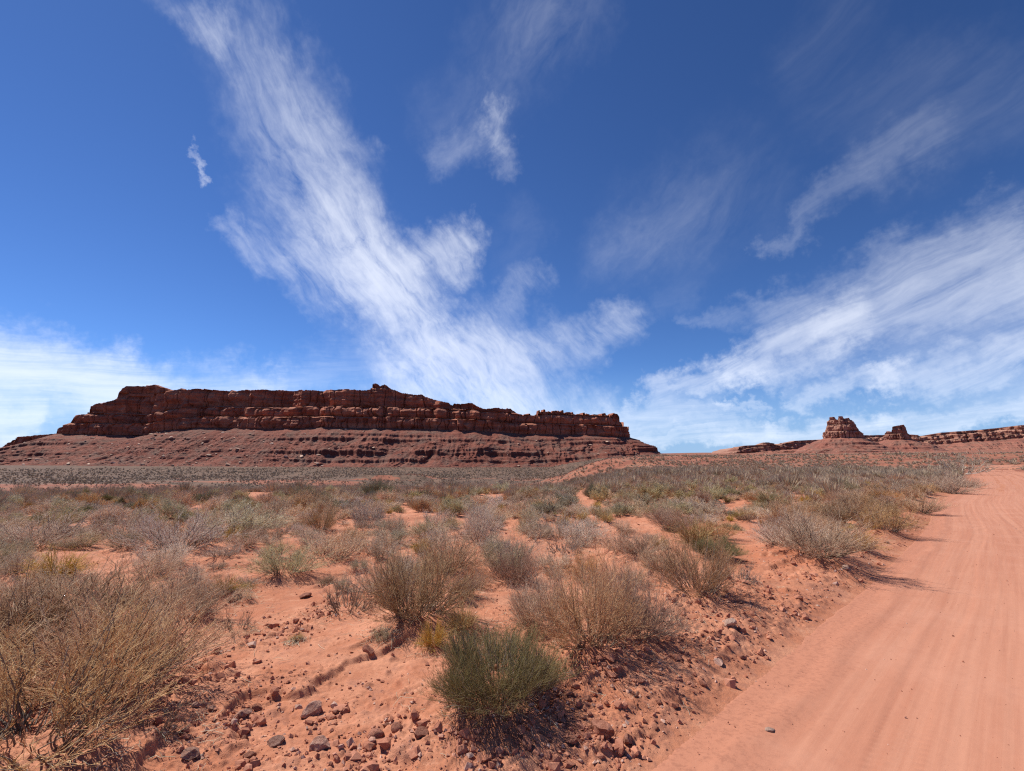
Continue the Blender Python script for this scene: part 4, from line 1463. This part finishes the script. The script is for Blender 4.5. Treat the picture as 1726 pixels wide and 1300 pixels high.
def litter():
    """fallen straw and broken twigs lying on the sand"""
    rng = np.random.default_rng(14)
    n = 9000
    src = np.array([(p[0], p[1], p[2]) for p in PLACED if math.hypot(p[0], p[1]) < 14])
    k = rng.integers(0, len(src), n)
    a = rng.uniform(0, 6.28, n)
    rr = src[k, 2] * rng.uniform(0.3, 1.5, n)
    x, y = src[k, 0] + rr * np.cos(a), src[k, 1] + rr * np.sin(a)
    d, _ = road_dist(x, y)
    keep = d > -0.3
    x, y = x[keep], y[keep]
    n = len(x)
    L = rng.uniform(0.03, 0.16, n)
    b = rng.uniform(0, 6.28, n)
    t = np.linspace(-0.5, 0.5, 4)
    X = x[:, None] + L[:, None] * t[None] * np.cos(b)[:, None] + rng.normal(0, 0.006, (n, 4))
    Y = y[:, None] + L[:, None] * t[None] * np.sin(b)[:, None] + rng.normal(0, 0.006, (n, 4))
    Z = ground(X.ravel(), Y.ravel()).reshape(X.shape) + 0.006 + np.abs(rng.normal(0, 0.008, (n, 4)))
    v, f, tone = tubes(rng, [(np.stack([X, Y, Z], -1), np.full((n, 4), 0.0016))])
    link('twig_litter', make_mesh('twig_litter', v, f, True, tone), M_OLIVE, None, kind='stuff', label='fallen straw and broken twigs scattered under the shrubs', category='litter')


litter()


# ------------------------------------------------------------------ far scrub, boulders, bare tree
def far_scrub():
    rng = np.random.default_rng(21)
    n = 60000
    az = np.radians(rng.uniform(-50, 50, n))
    r = 58 * np.exp(rng.uniform(0, 1, n) ** 0.80 * math.log(11))
    x, y = r * np.sin(az), r * np.cos(az)
    d, _ = road_dist(x, y)
    den = fbm(x / (8 + r * 0.05), y / (8 + r * 0.12), 5, 93, 0.6)
    bandsand = smooth(0.0, 0.25, gnoise(x / 60, y / 40, 95)) * smooth(275, 285, r) * smooth(360, 320, r) * smooth(math.radians(6), 0, az)
    keep = (d > 1.0) & (rng.uniform(0, 1, n) < (0.85 + 1.9 * den) * (1 - 0.6 * bandsand) * (1 - 0.2 * smooth(0.06, 0.2, az) * smooth(60, 110, r)))
    x, y, r = x[keep], y[keep], r[keep]
    ex = np.array(EXTRA) if EXTRA else np.zeros((0, 3))
    x, y = np.concatenate([x, ex[:, 0]]), np.concatenate([y, ex[:, 1]])
    n = len(x)
    r = np.hypot(x, y)
    w = np.concatenate([rng.uniform(0.5, 1.3, n - len(ex)), ex[:, 2]])
    w = w * (1 + 0.6 * smooth(150, 500, r)) * np.where(rng.uniform(0, 1, n) < 0.12, 1.7, 0.9)
    z = ground(x, y, False)
    m = np.where(r < 110, 190, np.where(r < 210, 60, 20)).astype(int)
    V, T = [], []
    for lvl in (190, 60, 20):
        sel = m == lvl
        if not sel.any():
            continue
        xx, yy, zz, ww = x[sel], y[sel], z[sel], w[sel]
        k = len(xx)
        phi = rng.uniform(0, 6.283, (k, lvl))
        rho = rng.uniform(0, 1, (k, lvl)) ** 0.55
        hh = 0.52 * ww[:, None] * np.sqrt(1.02 - rho ** 2) * rng.uniform(0.75, 1.05, (k, lvl))
        cx, cy = np.cos(phi), np.sin(phi)
        R = rho * ww[:, None] * 0.5
        tip = np.stack([xx[:, None] + cx * R, yy[:, None] + cy * R, zz[:, None] + 0.05 + hh], -1)
        st = rng.uniform(0.15, 0.55, (k, lvl))
        b0 = np.stack([xx[:, None] + cx * R * st, yy[:, None] + cy * R * st, zz[:, None] + hh * st * 0.7 - 0.05], -1)
        wd = (ww[:, None] * (0.10 if lvl == 20 else 0.04 if lvl == 60 else 0.016) * rng.uniform(0.6, 1.4, (k, lvl)))[..., None]
        side = rng.normal(0, 1, (k, lvl, 3)) * np.array([1, 1, 0.3])
        side /= np.linalg.norm(side, axis=-1)[..., None]
        tri = np.stack([b0 - side * wd, b0 + side * wd, tip + side * wd * 0.3], 2)
        V.append(tri.reshape(-1, 3))
        tb = rng.uniform(0, 1, k)
        T.append(np.repeat((tb[:, None] * 0.7 + rng.uniform(0, 0.3, (k, lvl))).ravel(), 3))
    V, T = np.concatenate(V), np.concatenate(T)
    F = np.arange(len(V)).reshape(-1, 3)
    m_, N, b = material('far_twigs')
    t = N.new('ShaderNodeAttribute', attribute_name='tone').outputs['Fac']
    c = N.mix(t, (0.36, 0.265, 0.175), (0.62, 0.48, 0.345))
    c = N.mix(N.range(t, 0.15, 0.0), c, (0.26, 0.24, 0.11))
    N.t.links.new(c, b.inputs['Base Color'])
    link('distant_scrub', make_mesh('distant_scrub', V, F, False, T), m_, None, kind='stuff', label='grey-green scrub merging into a carpet on the plain before the mesa', category='scrub')


far_scrub()


def boulders():
    rng = np.random.default_rng(31)
    me = []
    for i in range(5):
        m = stone_mesh('boulder', 700 + i, 2, 0.9, 0.6)
        m.materials.append(M_BOULDER)
        me.append(m)
    nr, nc, _ = SCREE.shape
    done = 0
    V, F, off = [], [], 0
    px = 863 + FPX * SCREE[..., 0] / SCREE[..., 1]
    for _ in range(15000):
        i, j = int(rng.integers(2, nr - 6)), int(rng.integers(0, nc))
        p = SCREE[i, j]
        if not (-20 < px[i, j] < 1100):
            continue
        dens = 0.15 + 0.85 * math.exp(-((px[i, j] - 330) / 170) ** 2)
        if rng.random() > dens:
            continue
        size = 0.5 + 2.2 * rng.random() ** 4
        if done < 180 and size > 1.05:
            o = bpy.data.objects.new('boulder', me[done % 5])
            COL.objects.link(o)
            o.scale = (size * rng.uniform(0.9, 1.5), size, size * 0.8)
            o.rotation_euler = (rng.uniform(-.3, .3), rng.uniform(-.3, .3), rng.uniform(0, 6.28))
            o.location = (p[0], p[1], p[2] + size * 0.2)
            part = 'left shoulder' if px[i, j] < 200 else ('broad debris cone' if px[i, j] < 560 else 'banded right half')
            lab = 'tan boulder fallen from the cliff, on the ' + part + ' of the scree slope'
            o['label'], o['category'], o['group'] = lab, 'boulder', lab
            done += 1
        elif size < 1.05:
            c = np.array([(1, 0, 0), (0, 1, 0), (-1, 0, 0), (0, -1, 0), (0, 0, .8), (0, 0, -.8)]) + rng.normal(0, .22, (6, 3))
            V.append(p + c * size * 0.8 + np.array([0, 0, 0.1]))
            F.append(off + np.array([(0, 1, 4), (1, 2, 4), (2, 3, 4), (3, 0, 4), (1, 0, 5), (2, 1, 5), (3, 2, 5), (0, 3, 5)]))
            off += 6
    link('rubble', make_mesh('rubble', np.concatenate(V), np.concatenate(F), False), M_BOULDER, None, kind='stuff', label='small fallen blocks strewn over the scree of the mesa', category='rubble')


boulders()


def bare_tree():
    x, y, w, h = spot(1621, 799, 62, 766)
    rng = np.random.default_rng(41)
    st = shrub_strands(rng, 16, h * 1.1, w * 1.25, 0, 0.06, side=(6, 7), lens=(0.42, 0.5), jit=0.4)
    tw = kids(rng, st[2][0], st[2][1], 4, 0.1, 0.6, 0.4, 0.1, 3)
    o = bpy.data.objects.new('bare_tree', None)
    COL.objects.link(o)
    o.location = (x, y, gz(x, y))
    o['label'], o['category'] = 'pale leafless tree spreading beside the bend of the road', 'tree'
    v, f, t = tubes(rng, st[:1])
    link('trunk', make_mesh('trunk', v, f, True, t), M_BARE, o)
    v, f, t = tubes(rng, st[1:] + [tw], 0.008)
    link('crown', make_mesh('crown', v, f, True, t), M_BARE, o)


bare_tree()
